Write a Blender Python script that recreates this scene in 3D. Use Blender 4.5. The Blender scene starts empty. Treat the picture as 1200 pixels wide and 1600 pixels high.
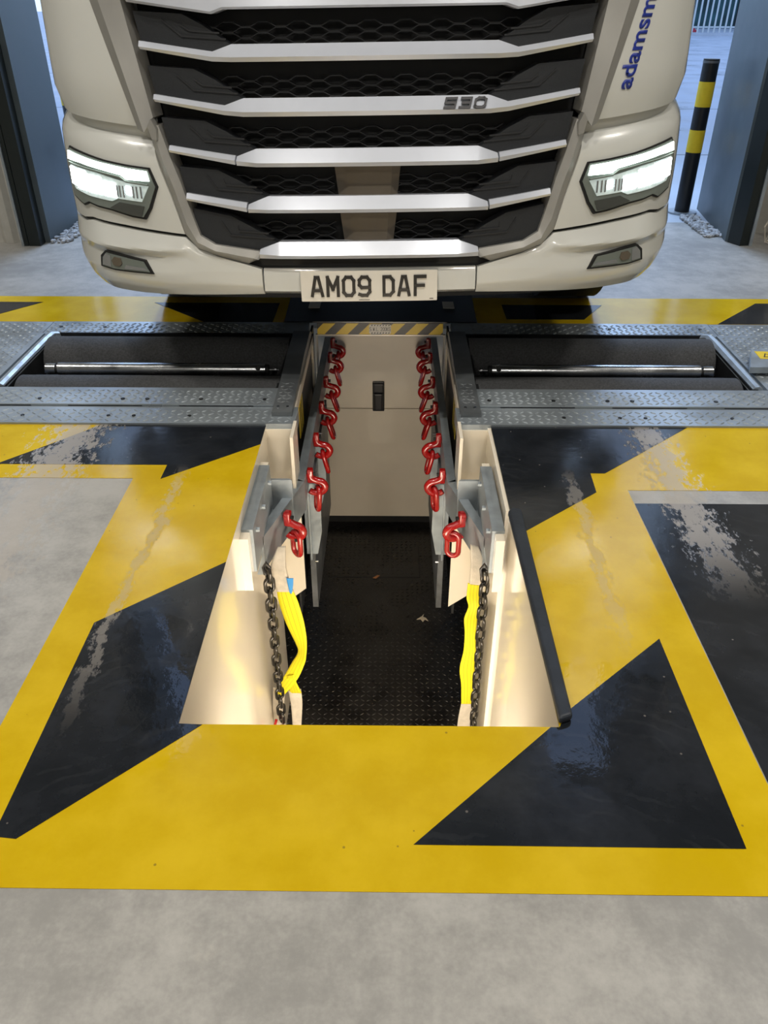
import bpy, bmesh, math, random
from mathutils import Vector, Matrix
random.seed(7)
S = bpy.context.scene
C = S.collection
R = math.radians

# ------------------------------------------------------------------ camera
cam = bpy.data.objects.new('camera', bpy.data.cameras.new('camera'))
C.objects.link(cam); S.camera = cam
p_, yw, rl = .5807, .00777, .00178
cp, sp, cy, sy = math.cos(p_), math.sin(p_), math.cos(yw), math.sin(yw)
fw = Vector((-sy*cp, cy*cp, -sp)); rt = Vector((cy, sy, 0)); up = rt.cross(fw)
r2 = rt*math.cos(rl)+up*math.sin(rl); u2 = -rt*math.sin(rl)+up*math.cos(rl)
M = Matrix((r2, u2, -fw)).transposed().to_4x4(); M.translation = (0, 0, 1.4)
cam.matrix_world = M
cam.data.sensor_fit = 'VERTICAL'; cam.data.sensor_height = 36
cam.data.lens = 1231.4/1600*36
cam.data.clip_start = .05; cam.data.clip_end = 400

# ------------------------------------------------------------------ world, lights, exposure
S.view_settings.view_transform = 'Standard'; S.view_settings.look = 'None'
S.view_settings.gamma = 1; S.view_settings.exposure = 0.0
w = bpy.data.worlds.new('world'); S.world = w; w.use_nodes = True
nt = w.node_tree; bg = nt.nodes['Background']
tc = nt.nodes.new('ShaderNodeTexCoord'); sx = nt.nodes.new('ShaderNodeSeparateXYZ')
cr = nt.nodes.new('ShaderNodeValToRGB')
nt.links.new(tc.outputs['Generated'], sx.inputs[0]); nt.links.new(sx.outputs['Z'], cr.inputs[0])
cr.color_ramp.elements[0].position = 0.0; cr.color_ramp.elements[0].color = (.62, .78, 1, 1)
cr.color_ramp.elements[1].position = .6; cr.color_ramp.elements[1].color = (.40, .58, 1, 1)
nt.links.new(cr.outputs[0], bg.inputs[0]); bg.inputs[1].default_value = 1.5

def area(name, loc, size, power, color, rot=(0, 0, 0), sizey=None, spread=180):
    l = bpy.data.lights.new(name, 'AREA'); l.energy = power; l.color = color
    l.shape = 'RECTANGLE'; l.size = size; l.size_y = sizey or size; l.spread = R(spread)
    o = bpy.data.objects.new(name, l); o.location = loc; o.rotation_euler = rot; C.objects.link(o)
    return o
WARM = (1, .94, .85)
HALL_LAMPS = [(-1.25, .5), (1.15, .5), (-1.9, -4.2), (1.8, -4.2), (-3.9, 2.4), (3.8, 2.4)]
for x, y in HALL_LAMPS:
    area('hall_lamp_light', (x, y, 5.28), .5, 88 if 0 < y < 1 else 78, WARM, sizey=.16)
area('pit_lamp_light', (-.04, 1.30, -.75), .6, 14.0, (1, .87, .70), (R(88), 0, 0), sizey=.5)
for x in (-1.78, 1.72):
    area('added_sky_fill', (x, 7.4, 3.2), .9, 115, (.52, .70, 1), (R(-48), 0, 0), sizey=2.2)  # added fill standing in for sky light through the door gaps

# ------------------------------------------------------------------ materials
def newmat(name):
    m = bpy.data.materials.new(name); m.use_nodes = True
    return m, m.node_tree, m.node_tree.nodes['Principled BSDF']
def N(t, k, **kw):
    n = t.nodes.new(k)
    for a, b in kw.items(): setattr(n, a, b)
    return n
def mat(name, col, rough=.5, metal=0, noise=0, nscale=20, bump=0, bscale=60, coat=0, emit=None, estr=0, rnoise=0):
    m, t, b = newmat(name)
    b.inputs['Base Color'].default_value = (*col, 1); b.inputs['Roughness'].default_value = rough
    b.inputs['Metallic'].default_value = metal; b.inputs['Coat Weight'].default_value = coat
    b.inputs['Coat Roughness'].default_value = .06
    co = N(t, 'ShaderNodeTexCoord')
    n = N(t, 'ShaderNodeTexNoise'); n.inputs['Scale'].default_value = nscale; n.inputs['Detail'].default_value = 6
    t.links.new(co.outputs['Object'], n.inputs['Vector'])
    r = N(t, 'ShaderNodeValToRGB'); r.color_ramp.elements[0].position = .3; r.color_ramp.elements[1].position = .72
    k = noise
    r.color_ramp.elements[0].color = tuple(max(0, c*(1-k)) for c in col)+(1,)
    r.color_ramp.elements[1].color = tuple(min(1, c*(1+k)) for c in col)+(1,)
    t.links.new(n.outputs[0], r.inputs[0]); t.links.new(r.outputs[0], b.inputs['Base Color'])
    if rnoise:
        mr = N(t, 'ShaderNodeMapRange'); mr.inputs[1].default_value = .3; mr.inputs[2].default_value = .7
        mr.inputs[3].default_value = max(0, rough-rnoise); mr.inputs[4].default_value = rough+rnoise
        t.links.new(n.outputs[0], mr.inputs[0]); t.links.new(mr.outputs[0], b.inputs['Roughness'])
    if bump:
        n2 = N(t, 'ShaderNodeTexNoise'); n2.inputs['Scale'].default_value = bscale; n2.inputs['Detail'].default_value = 4
        t.links.new(co.outputs['Object'], n2.inputs['Vector'])
        bp = N(t, 'ShaderNodeBump'); bp.inputs['Strength'].default_value = bump; bp.inputs['Distance'].default_value = .004
        t.links.new(n2.outputs[0], bp.inputs['Height']); t.links.new(bp.outputs[0], b.inputs['Normal'])
    if emit:
        b.inputs['Emission Color'].default_value = (*emit, 1); b.inputs['Emission Strength'].default_value = estr
    return m

def math_(t, op, a, b=None, c=None):
    n = N(t, 'ShaderNodeMath', operation=op)
    for i, v in enumerate((a, b, c)):
        if v is None: continue
        if isinstance(v, (int, float)): n.inputs[i].default_value = v
        else: t.links.new(v, n.inputs[i])
    return n.outputs[0]
def noise_(t, vec, scale, detail=6, rough=.55, stretch=None):
    if stretch:
        mp = N(t, 'ShaderNodeMapping'); mp.inputs['Scale'].default_value = stretch
        t.links.new(vec, mp.inputs[0]); vec = mp.outputs[0]
    n = N(t, 'ShaderNodeTexNoise'); n.inputs['Scale'].default_value = scale
    n.inputs['Detail'].default_value = detail; n.inputs['Roughness'].default_value = rough
    t.links.new(vec, n.inputs['Vector']); return n.outputs[0]
def mixc(t, f, a, b):
    n = N(t, 'ShaderNodeMix', data_type='RGBA')
    if isinstance(f, (int, float)): n.inputs[0].default_value = f
    else: t.links.new(f, n.inputs[0])
    for i, v in ((6, a), (7, b)):
        if isinstance(v, tuple): n.inputs[i].default_value = (*v, 1)
        else: t.links.new(v, n.inputs[i])
    return n.outputs[2]
def smooth_(t, v, a, b):
    n = N(t, 'ShaderNodeMapRange', interpolation_type='SMOOTHSTEP')
    t.links.new(v, n.inputs[0]); n.inputs[1].default_value = a; n.inputs[2].default_value = b
    return n.outputs[0]

CONC_D, CONC_L = (.27, .265, .25), (.43, .42, .395)
def concrete_colour(t, P):
    a = noise_(t, P, 1.6, 8, .6); b = noise_(t, P, 14, 6, .6); c = noise_(t, P, 90, 3)
    v = math_(t, 'ADD', math_(t, 'MULTIPLY', a, .6), math_(t, 'ADD', math_(t, 'MULTIPLY', b, .28), math_(t, 'MULTIPLY', c, .12)))
    return mixc(t, smooth_(t, v, .40, .62), CONC_D, CONC_L)
def floor_mat(name, kind):
    """painted or bare slab; tyre-worn tracks and thin pale streaks are laid out in metres on the floor"""
    m, t, b = newmat(name)
    g = N(t, 'ShaderNodeNewGeometry'); P = g.outputs['Position']
    s = N(t, 'ShaderNodeSeparateXYZ'); t.links.new(P, s.inputs[0]); X, Y = s.outputs[0], s.outputs[1]
    conc = concrete_colour(t, P)
    if kind == 'concrete':
        col = conc
        rough = math_(t, 'ADD', .34, math_(t, 'MULTIPLY', noise_(t, P, 3, 6), .30))
        # dusty pale scuffs
        d = smooth_(t, noise_(t, P, 5, 8, .7), .60, .72)
        col = mixc(t, math_(t, 'MULTIPLY', d, .4), col, (.50, .47, .42))
    else:
        base = {'yellow': (.58, .385, .003), 'black': (.010, .012, .015)}[kind]
        lite = {'yellow': (.68, .47, .014), 'black': (.022, .025, .031)}[kind]
        col = mixc(t, smooth_(t, noise_(t, P, 4, 7, .65), .35, .7), base, lite)
        if kind == 'black':    # swirled wipe marks
            wv = N(t, 'ShaderNodeTexWave', wave_type='RINGS', rings_direction='Z')
            wv.inputs['Scale'].default_value = 7; wv.inputs['Distortion'].default_value = 9; wv.inputs['Detail'].default_value = 4
            t.links.new(P, wv.inputs['Vector'])
            sw = math_(t, 'MULTIPLY', smooth_(t, wv.outputs['Fac'], .75, 1.0), smooth_(t, noise_(t, P, 6, 5), .45, .65))
            col = mixc(t, math_(t, 'MULTIPLY', sw, .07), col, (.10, .105, .11))
        # specks of grit
        vo = N(t, 'ShaderNodeTexVoronoi'); vo.inputs['Scale'].default_value = 16; t.links.new(P, vo.inputs['Vector'])
        sk = math_(t, 'LESS_THAN', vo.outputs['Distance'], .045)
        col = mixc(t, math_(t, 'MULTIPLY', sk, .6), col, (.12, .09, .03) if kind == 'yellow' else (.22, .2, .18))
        rough = math_(t, 'ADD', .04, math_(t, 'MULTIPLY', noise_(t, P, 3.5, 6), .26))
    # worn tyre tracks and two thin pale streaks: (x, half width, y range, strength)
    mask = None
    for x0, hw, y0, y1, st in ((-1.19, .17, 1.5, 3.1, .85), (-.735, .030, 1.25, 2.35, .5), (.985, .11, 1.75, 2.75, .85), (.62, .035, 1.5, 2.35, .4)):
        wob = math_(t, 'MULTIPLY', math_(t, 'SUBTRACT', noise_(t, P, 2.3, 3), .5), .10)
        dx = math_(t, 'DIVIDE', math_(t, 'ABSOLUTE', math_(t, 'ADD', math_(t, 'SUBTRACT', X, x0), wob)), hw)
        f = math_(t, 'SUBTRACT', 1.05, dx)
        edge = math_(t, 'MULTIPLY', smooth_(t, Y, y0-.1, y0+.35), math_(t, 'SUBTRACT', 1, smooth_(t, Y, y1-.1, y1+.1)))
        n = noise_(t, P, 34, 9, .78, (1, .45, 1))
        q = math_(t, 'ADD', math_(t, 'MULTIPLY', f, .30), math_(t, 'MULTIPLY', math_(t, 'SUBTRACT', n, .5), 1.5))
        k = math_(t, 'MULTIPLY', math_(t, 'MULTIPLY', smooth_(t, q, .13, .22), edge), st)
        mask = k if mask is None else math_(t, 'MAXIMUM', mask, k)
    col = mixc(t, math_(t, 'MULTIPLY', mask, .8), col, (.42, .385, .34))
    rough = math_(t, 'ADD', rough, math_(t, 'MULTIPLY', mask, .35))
    # puddles left by the wet tyres
    for px, py, pr in ((-.52, 1.30, .12), (.47, 1.24, .13), (-.62, 1.5, .10), (.60, 1.33, .07)):
        d = math_(t, 'SQRT', math_(t, 'ADD', math_(t, 'POWER', math_(t, 'SUBTRACT', X, px), 2), math_(t, 'POWER', math_(t, 'MULTIPLY', math_(t, 'SUBTRACT', Y, py), .7), 2)))
        pm = smooth_(t, math_(t, 'ADD', math_(t, 'DIVIDE', d, pr), math_(t, 'MULTIPLY', math_(t, 'SUBTRACT', noise_(t, P, 12, 5), .5), 2.2)), 1.1, .85)
        rough = math_(t, 'MULTIPLY', rough, math_(t, 'SUBTRACT', 1, math_(t, 'MULTIPLY', pm, .8)))
    t.links.new(col, b.inputs['Base Color']); t.links.new(rough, b.inputs['Roughness'])
    bp = N(t, 'ShaderNodeBump'); bp.inputs['Strength'].default_value = .22 if kind != 'concrete' else .3; bp.inputs['Distance'].default_value = .003
    h = math_(t, 'ADD', noise_(t, P, 16, 5), math_(t, 'MULTIPLY', mask, -.5))
    t.links.new(h, bp.inputs['Height']); t.links.new(bp.outputs[0], b.inputs['Normal'])
    return m

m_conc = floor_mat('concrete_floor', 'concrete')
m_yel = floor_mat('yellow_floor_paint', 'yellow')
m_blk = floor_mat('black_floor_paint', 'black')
m_yard = mat('yard_concrete', (.42, .47, .53), .45, noise=.12, nscale=1.5, rnoise=.2)
m_cream = mat('cream_paint', (.84, .77, .64), .20, noise=.03, nscale=3, coat=.3)
m_creamd = mat('cream_cabinet_paint', (.68, .61, .50), .35, noise=.05, nscale=4)
m_white = mat('white_truck_paint', (.60, .61, .58), .25, noise=.015, nscale=2, coat=1)
m_trim = mat('silver_trim_paint', (.33, .325, .305), .32, .35, noise=.03, coat=.3)
m_bar = mat('pale_silver_paint', (.62, .655, .73), .28, .35, noise=.02, coat=.4)
m_satin = mat('satin_black_plastic', (.018, .020, .023), .42, noise=.15, nscale=200, bump=.15, bscale=500)
m_black = mat('matt_black_plastic', (.006, .0065, .007), .6)
m_hex = mat('grille_mesh_plastic', (.017, .018, .020), .45)
m_radar = mat('brown_grey_sensor_cover', (.115, .095, .070), .3, noise=.05)
m_galv = mat('galvanised_steel', (.30, .34, .37), .42, .35, noise=.16, nscale=18, rnoise=.12, bump=.08)
m_plate = mat('chequer_plate_steel', (.32, .36, .39), .38, .5, noise=.12, nscale=5, rnoise=.12)
m_platedark = mat('weathered_steel', (.16, .17, .18), .45, .5, noise=.3, nscale=14, rnoise=.1)
m_cap = mat('roller_cap_steel', (.17, .185, .195), .4, .5, noise=.2, nscale=12, rnoise=.1)
m_roller = mat('grit_coated_roller', (.055, .057, .060), .8, noise=.35, nscale=120, bump=.6, bscale=350)
m_chrome = mat('polished_steel', (.62, .64, .66), .22, 1, noise=.12, nscale=9, rnoise=.08)
m_pitfloor = mat('black_chequer_coating', (.012, .011, .010), .30, noise=.5, nscale=6, rnoise=.12)
m_red = mat('red_enamel', (.34, .005, .005), .22, noise=.15, nscale=30, coat=.6)
m_pin = mat('dark_steel_pin', (.05, .05, .05), .4, .8)
m_chain = mat('black_oiled_chain', (.035, .032, .028), .28, .7, noise=.3, nscale=40, coat=.4)
m_rubber = mat('navy_black_rubber', (.022, .027, .036), .42, noise=.3, nscale=12, bump=.2)
m_tyre = mat('tyre_rubber', (.012, .012, .013), .75)
m_steelblue = mat('blue_grey_cladding', (.10, .125, .138), .42, .25, noise=.15, nscale=3, rnoise=.1)
m_darkgreen = mat('dark_green_black_guide', (.008, .013, .013), .35)
m_wall = mat('pale_wall_cladding', (.45, .44, .40), .6, noise=.06)
m_ceil = mat('ceiling_cladding', (.20, .20, .20), .8)
m_pitdark = mat('dark_steel_frame', (.03, .032, .034), .5, .5, noise=.3)
m_yelpl = mat('yellow_plastic', (.80, .58, .02), .4, noise=.05)
m_blkpl = mat('black_gloss', (.010, .011, .013), .3)
m_plw = mat('plate_white', (.68, .66, .60), .4)
m_pad = mat('pale_pad', (.85, .82, .74), .5)
m_glass = mat('dark_glass', (.02, .025, .03), .05, coat=1)
m_lampon = mat('lit_running_lamp', (.9, 1, .95), .3, emit=(.86, 1, .93), estr=6)
m_lampon2 = mat('lit_headlamp_module', (.9, .97, 1), .3, emit=(.88, .96, 1), estr=10)
m_lampdim = mat('glowing_reflector', (.7, .78, .76), .12, .6, emit=(.75, .9, .86), estr=.35, noise=.2, nscale=60)
m_housing = mat('grey_lamp_housing', (.20, .23, .21), .3, .3)
m_smoke = mat('smoked_lens', (.05, .055, .05), .12, coat=.8)
m_webb = mat('grey_sleeve_fabric', (.50, .45, .37), .85, noise=.15, nscale=30, bump=.3, bscale=200)
m_blue = mat('blue_label', (.02, .22, .55), .5)
m_ink = mat('blue_lettering', (.012, .03, .26), .4)
m_txt = mat('black_lettering', (.022, .02, .018), .4)
m_badge = mat('dark_chrome_badge', (.045, .045, .05), .45, .2)
m_stone = mat('grey_gravel', (.38, .39, .40), .7, noise=.5, nscale=25)
m_fence = mat('galvanised_fence', (.50, .55, .56), .5, .3)
m_bush = mat('dark_teal_sheeting', (.012, .05, .055), .8, noise=.8, nscale=1.2)
m_redcar = mat('red_car_paint', (.55, .03, .05), .3, coat=.8)
m_leaf = mat('dry_leaf', (.55, .47, .34), .7, noise=.2)
m_leaf2 = mat('brown_leaf', (.30, .12, .04), .7, noise=.2)
m_led = mat('lit_led_diffuser', (1, .95, .85), .5, emit=(1, .90, .76), estr=3)

def strap_mat():
    m, t, b = newmat('yellow_webbing')
    uv = N(t, 'ShaderNodeUVMap'); s = N(t, 'ShaderNodeSeparateXYZ'); t.links.new(uv.outputs[0], s.inputs[0])
    U, V = s.outputs[0], s.outputs[1]
    fr = math_(t, 'FRACT', math_(t, 'MULTIPLY', U, 3.999))
    line = math_(t, 'GREATER_THAN', math_(t, 'ABSOLUTE', math_(t, 'SUBTRACT', fr, .5)), .455)
    inner = math_(t, 'MULTIPLY', math_(t, 'GREATER_THAN', U, .1), math_(t, 'LESS_THAN', U, .9))
    line = math_(t, 'MULTIPLY', line, inner)
    c = mixc(t, math_(t, 'MULTIPLY', line, .7), (.70, .60, .005), (.10, .08, .01))
    t.links.new(c, b.inputs['Base Color']); b.inputs['Roughness'].default_value = .65
    wv = N(t, 'ShaderNodeTexWave', bands_direction='Y'); wv.inputs['Scale'].default_value = 60
    t.links.new(uv.outputs[0], wv.inputs['Vector'])
    bp = N(t, 'ShaderNodeBump'); bp.inputs['Strength'].default_value = .3; bp.inputs['Distance'].default_value = .002
    t.links.new(wv.outputs[0], bp.inputs['Height']); t.links.new(bp.outputs[0], b.inputs['Normal'])
    return m
m_strap = strap_mat()
def hazard_mat():
    m, t, b = newmat('yellow_black_hazard_stripes')
    g = N(t, 'ShaderNodeTexCoord'); s = N(t, 'ShaderNodeSeparateXYZ'); t.links.new(g.outputs['Object'], s.inputs[0])
    v = math_(t, 'FRACT', math_(t, 'DIVIDE', math_(t, 'ADD', math_(t, 'SUBTRACT', s.outputs[0], s.outputs[2]), .05), .119))
    c = mixc(t, math_(t, 'GREATER_THAN', v, .52), (.74, .52, .015), (.02, .02, .022))
    t.links.new(c, b.inputs['Base Color']); b.inputs['Roughness'].default_value = .4
    return m
m_haz = hazard_mat()

# ------------------------------------------------------------------ object helpers
def tag(o, label=None, cat=None, group=None, kind=None):
    if label: o['label'] = label
    if cat: o['category'] = cat
    if group: o['group'] = group
    if kind: o['kind'] = kind
    return o
def empty(name, loc=(0, 0, 0), label=None, cat=None, group=None, rz=0):
    o = bpy.data.objects.new(name, None); C.objects.link(o); o.location = loc; o.rotation_euler.z = rz
    o.empty_display_size = .1
    return tag(o, label, cat, group)
class MB:
    def __init__(s): s.b = bmesh.new()
    def box(s, x0, x1, y0, y1, z0, z1, bev=0):
        r = bmesh.ops.create_cube(s.b, size=1, matrix=Matrix.Translation(((x0+x1)/2, (y0+y1)/2, (z0+z1)/2)) @ Matrix.Diagonal((abs(x1-x0), abs(y1-y0), abs(z1-z0), 1)))
        if bev:
            es = {e for v in r['verts'] for e in v.link_edges}
            bmesh.ops.bevel(s.b, geom=list(es), offset=bev, segments=2, affect='EDGES', profile=.6)
        return s
    def cyl(s, a, b, r, n=20, r2=None, bev=0):
        a, b = Vector(a), Vector(b); d = b-a
        m = Matrix.Translation((a+b)/2) @ d.to_track_quat('Z', 'Y').to_matrix().to_4x4()
        bmesh.ops.create_cone(s.b, cap_ends=True, segments=n, radius1=r, radius2=r if r2 is None else r2, depth=d.length, matrix=m)
        return s
    def ball(s, c, r, n=12):
        bmesh.ops.create_uvsphere(s.b, u_segments=n, v_segments=n//2+2, radius=r, matrix=Matrix.Translation(c)); return s
    def prism(s, pts, axis, a, b):
        """pts 2-D polygon; axis the extrusion axis"""
        def mk(p, t): return {'x': (t, p[0], p[1]), 'y': (p[0], t, p[1]), 'z': (p[0], p[1], t)}[axis]
        A = [s.b.verts.new(mk(p, a)) for p in pts]; B = [s.b.verts.new(mk(p, b)) for p in pts]
        n = len(pts)
        s.b.faces.new(A); s.b.faces.new(B[::-1])
        for i in range(n): s.b.faces.new((A[i], B[i], B[(i+1) % n], A[(i+1) % n]))
        return s
    def tube(s, path, r, n=8, closed=False):
        P = [Vector(p) for p in path]; k = len(P); rings = []; prev = None
        for i in range(k):
            if closed: d = P[(i+1) % k]-P[i-1]
            else: d = P[min(i+1, k-1)]-P[max(i-1, 0)]
            d.normalize()
            if prev is None:
                u = d.orthogonal().normalized()
            else:
                u = (prev-d*prev.dot(d)).normalized()
            prev = u; v = d.cross(u)
            rr = r[i] if isinstance(r, (list, tuple)) else r
            rings.append([s.b.verts.new(P[i]+(u*math.cos(2*math.pi*j/n)+v*math.sin(2*math.pi*j/n))*rr) for j in range(n)])
        for i in range(k if closed else k-1):
            A, B = rings[i], rings[(i+1) % k]
            sh = 0
            if closed and i == k-1:
                sh = min(range(n), key=lambda q: (A[0].co-B[q].co).length)
            for j in range(n):
                s.b.faces.new((A[j], A[(j+1) % n], B[(j+1+sh) % n], B[(j+sh) % n]))
        if not closed:
            s.b.faces.new(rings[0][::-1]); s.b.faces.new(rings[-1])
        return s
    def dash(s, x, y, z, a, L=.0145, W=.0046, H=.0032):
        c, q = math.cos(a), math.sin(a)
        def T(u, v, h): return s.b.verts.new((x+u*c-v*q, y+u*q+v*c, z+h))
        e0, e1, s0, s1 = T(-L, 0, 0), T(L, 0, 0), T(0, -W, 0), T(0, W, 0); t0, t1 = T(-L*.5, 0, H), T(L*.5, 0, H)
        for f in ((e0, s0, t0), (s0, t1, t0), (s0, e1, t1), (e1, s1, t1), (s1, t0, t1), (s1, e0, t0)): s.b.faces.new(f)
    def chequer(s, x0, x1, y0, y1, z, pitch=.031, zf=None, ok=None, **k):
        nx = int((x1-x0-.012)/pitch); ny = int((y1-y0-.012)/pitch)
        for i in range(nx+1):
            for j in range(ny+1):
                x = x0+.012+(i+.2)*(x1-x0-.02)/(nx+1); y = y0+.012+(j+.2)*(y1-y0-.02)/(ny+1)
                if ok and not ok(x, y): continue
                s.dash(x, y, zf(x, y) if zf else z, R(38) if (i+j) % 2 else R(-38+180), **k)
        return s
    def build(s, name, m, parent=None, smooth=False, loc=None, rot=None, auto=True, label=None):
        bmesh.ops.recalc_face_normals(s.b, faces=s.b.faces[:])
        me = bpy.data.meshes.new(name); s.b.to_mesh(me); s.b.free()
        me.materials.append(m)
        if smooth:
            for p in me.polygons: p.use_smooth = True
            if auto:
                try: me.set_sharp_from_angle(angle=R(35))
                except Exception: pass
        o = bpy.data.objects.new(name, me); C.objects.link(o)
        if parent: o.parent = parent
        if loc: o.location = loc
        if rot: o.rotation_euler = rot
        if label: o['label'] = label
        return o
def struct(o): o['kind'] = 'structure'; return o
def copy_tree(o, parent=None):
    c = o.copy(); C.objects.link(c)
    if parent: c.parent = parent
    for ch in list(o.children): copy_tree(ch, c)
    return c

# ------------------------------------------------------------------ the hall floor with its painted marks
CX = -.05
PL, PR_ = -.48, .392          # pit edges
f = MB()
for (x0, x1, y0, y1) in ((-7, 7, -9, 1.24), (-7, PL, 1.24, 2.735), (PR_, 7, 1.24, 2.735), (-7, -2.42, 2.735, 3.885), (2.32, 7, 2.735, 3.885), (-7, -.54, 3.885, 4.33), (.44, 7, 3.885, 4.33), (-7, 7, 4.33, 6.05)):
    f.box(x0, x1, y0, y1, -.12, 0)
floor = struct(f.build('floor', m_conc))
ZP = .0015
def paint(name, pts, m, label, z=ZP, hole=None):
    b = MB(); b.prism(pts, 'z', .0002, z); return b.build(name, m, floor, label=label)
Yl, Yr = 2.738, 2.738
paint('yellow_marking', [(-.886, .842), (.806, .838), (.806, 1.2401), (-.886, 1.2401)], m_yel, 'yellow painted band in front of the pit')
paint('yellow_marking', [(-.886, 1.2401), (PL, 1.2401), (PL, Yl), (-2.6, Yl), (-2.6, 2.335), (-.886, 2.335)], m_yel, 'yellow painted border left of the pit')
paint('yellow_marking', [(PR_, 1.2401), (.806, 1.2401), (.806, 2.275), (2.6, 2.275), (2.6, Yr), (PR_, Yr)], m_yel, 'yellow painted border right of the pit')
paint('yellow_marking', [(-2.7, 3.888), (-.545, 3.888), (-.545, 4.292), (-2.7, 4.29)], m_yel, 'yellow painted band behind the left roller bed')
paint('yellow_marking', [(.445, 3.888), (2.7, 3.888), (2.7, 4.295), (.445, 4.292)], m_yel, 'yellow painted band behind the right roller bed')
ZB = .0026
blk = [
 [(-.783, 1.585), (PL, 1.857), (PL, 1.241), (-.425, 1.2385), (-.735, .943), (-.783, .948)],
 [(.704, 1.538), (.418, 1.286), (.392, 1.2385), (.372, 1.2385), (.052, .938), (.704, .935)],
 [(-1.40, 2.428), (-1.262, 2.575), (-1.12, Yl-.001), (PL, Yl-.001), (PL, 2.586), (-.790, 2.331), (-.790, 2.428)],
 [(PR_, Yr-.001), (1.15, Yr-.001), (.754, 2.385), (.703, 2.385), (.697, 2.259), (.419, 2.020), (PR_, 2.02)],
 [(-2.7, 3.95), (-2.05, 3.99), (-1.885, 4.19), (-2.7, 4.19)],
 [(1.665, 3.889), (1.98, 4.214), (2.7, 4.214), (2.7, 3.889)],
 [(-.95, 3.889), (-1.28, 4.19), (-.60, 4.19), (-.60, 3.889)],  # guessed chevron in the dark stretch under the truck
 [(1.00, 3.95), (1.14, 4.175), (.60, 4.175), (.60, 3.95)],  # guessed as well, right-hand side under the truck
]
for i, q in enumerate(blk):
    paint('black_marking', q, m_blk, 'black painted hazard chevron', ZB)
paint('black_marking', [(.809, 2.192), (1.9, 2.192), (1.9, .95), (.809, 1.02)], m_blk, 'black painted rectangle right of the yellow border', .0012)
# floor edge strip
b = MB(); b.prism([(.390, 1.243), (.424, 1.256), (.424, 2.12), (.395, 2.13), (.380, 2.11)], 'z', .003, .026)
e = b.build('rubber_edge_strip', m_rubber, smooth=False)
bm = e.modifiers.new('bevel', 'BEVEL'); bm.width = .008; bm.segments = 3
tag(e, 'long dark rubber strip lying along the right edge of the pit', 'edge strip')

# ------------------------------------------------------------------ pit shell
ZF = -1.5
struct(MB().box(PL-.1, PL, 1.2, 2.75, ZF, -.001).build('wall_pit_left', m_cream))
b = MB().box(PR_, PR_+.1, 1.2, 2.75, ZF, -.001)
b.box(PR_-.012, PR_+.01, 2.15, 2.75, ZF, -.004)
struct(b.build('wall_pit_right', m_cream))
struct(MB().box(PL-.1, PR_+.1, 1.14, 1.24, ZF, -.121).build('wall_pit_near', m_cream))
struct(MB().box(-.7, .62, 2.75, 2.80, ZF-.0, -1.02).build('wall_pit_lintel', m_pitdark)) if False else None
b = MB().box(-.75, .65, 1.14, 6.5, ZF-.05, ZF-.001)
struct(b.build('floor_pit_base', m_pitdark))
b = MB().box(-.6, .5, 1.25, 6.4, ZF-.0005, ZF+.006)
b.chequer(-.58, .49, 1.25, 4.9, ZF+.006, pitch=.030, L=.012, W=.004, H=.0024, ok=lambda x, y: not (-.35 < x < .185 and 3.70 < y < 4.02 and (abs(x-.18) < .015 or abs(y-3.71) < .015)))
pf = b.build('pit_floor_plate', m_pitfloor); tag(pf, 'black chequered plate covering the bottom of the inspection pit', 'floor plate')
MB().box(-.345, .185, 3.70, 3.705, ZF+.006, ZF+.0085).box(.181, .186, 3.70, 4.02, ZF+.006, ZF+.0085).build('hatch_seam', m_black, pf)
struct(MB().box(-.75, -.60, 2.80, 6.5, ZF, -.5).build('wall_pit_left_rear', m_pitdark))
struct(MB().box(.50, .65, 2.80, 6.5, ZF, -.5).build('wall_pit_right_rear', m_pitdark))
struct(MB().box(-.75, .65, 6.4, 6.5, ZF, -.1).build('wall_pit_far', m_pitdark))
def leafshape(name, m, loc, pts, label, cat, rz=0):
    b = MB(); b.prism(pts, 'z', 0, .003); o = b.build(name, m, loc=loc, rot=(0, 0, rz))
    tag(o, label, cat); return o
leafshape('torn_paper_scrap', m_leaf, (.19, 3.33, ZF+.0095), [(-.035, -.01), (-.012, -.006), (.0, -.03), (.012, -.008), (.03, -.022), (.018, .004), (.002, .012), (.008, .038), (-.006, .016), (-.02, .004)], 'pale torn scrap lying on the black pit floor', 'scrap')
leafshape('dry_leaf', m_leaf2, (-.075, 3.70, ZF+.0095), [(-.02, -.01), (0, -.014), (.022, .012), (.006, .016)], 'small brown dry leaf on the black pit floor near the hatch', 'leaf')

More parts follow.
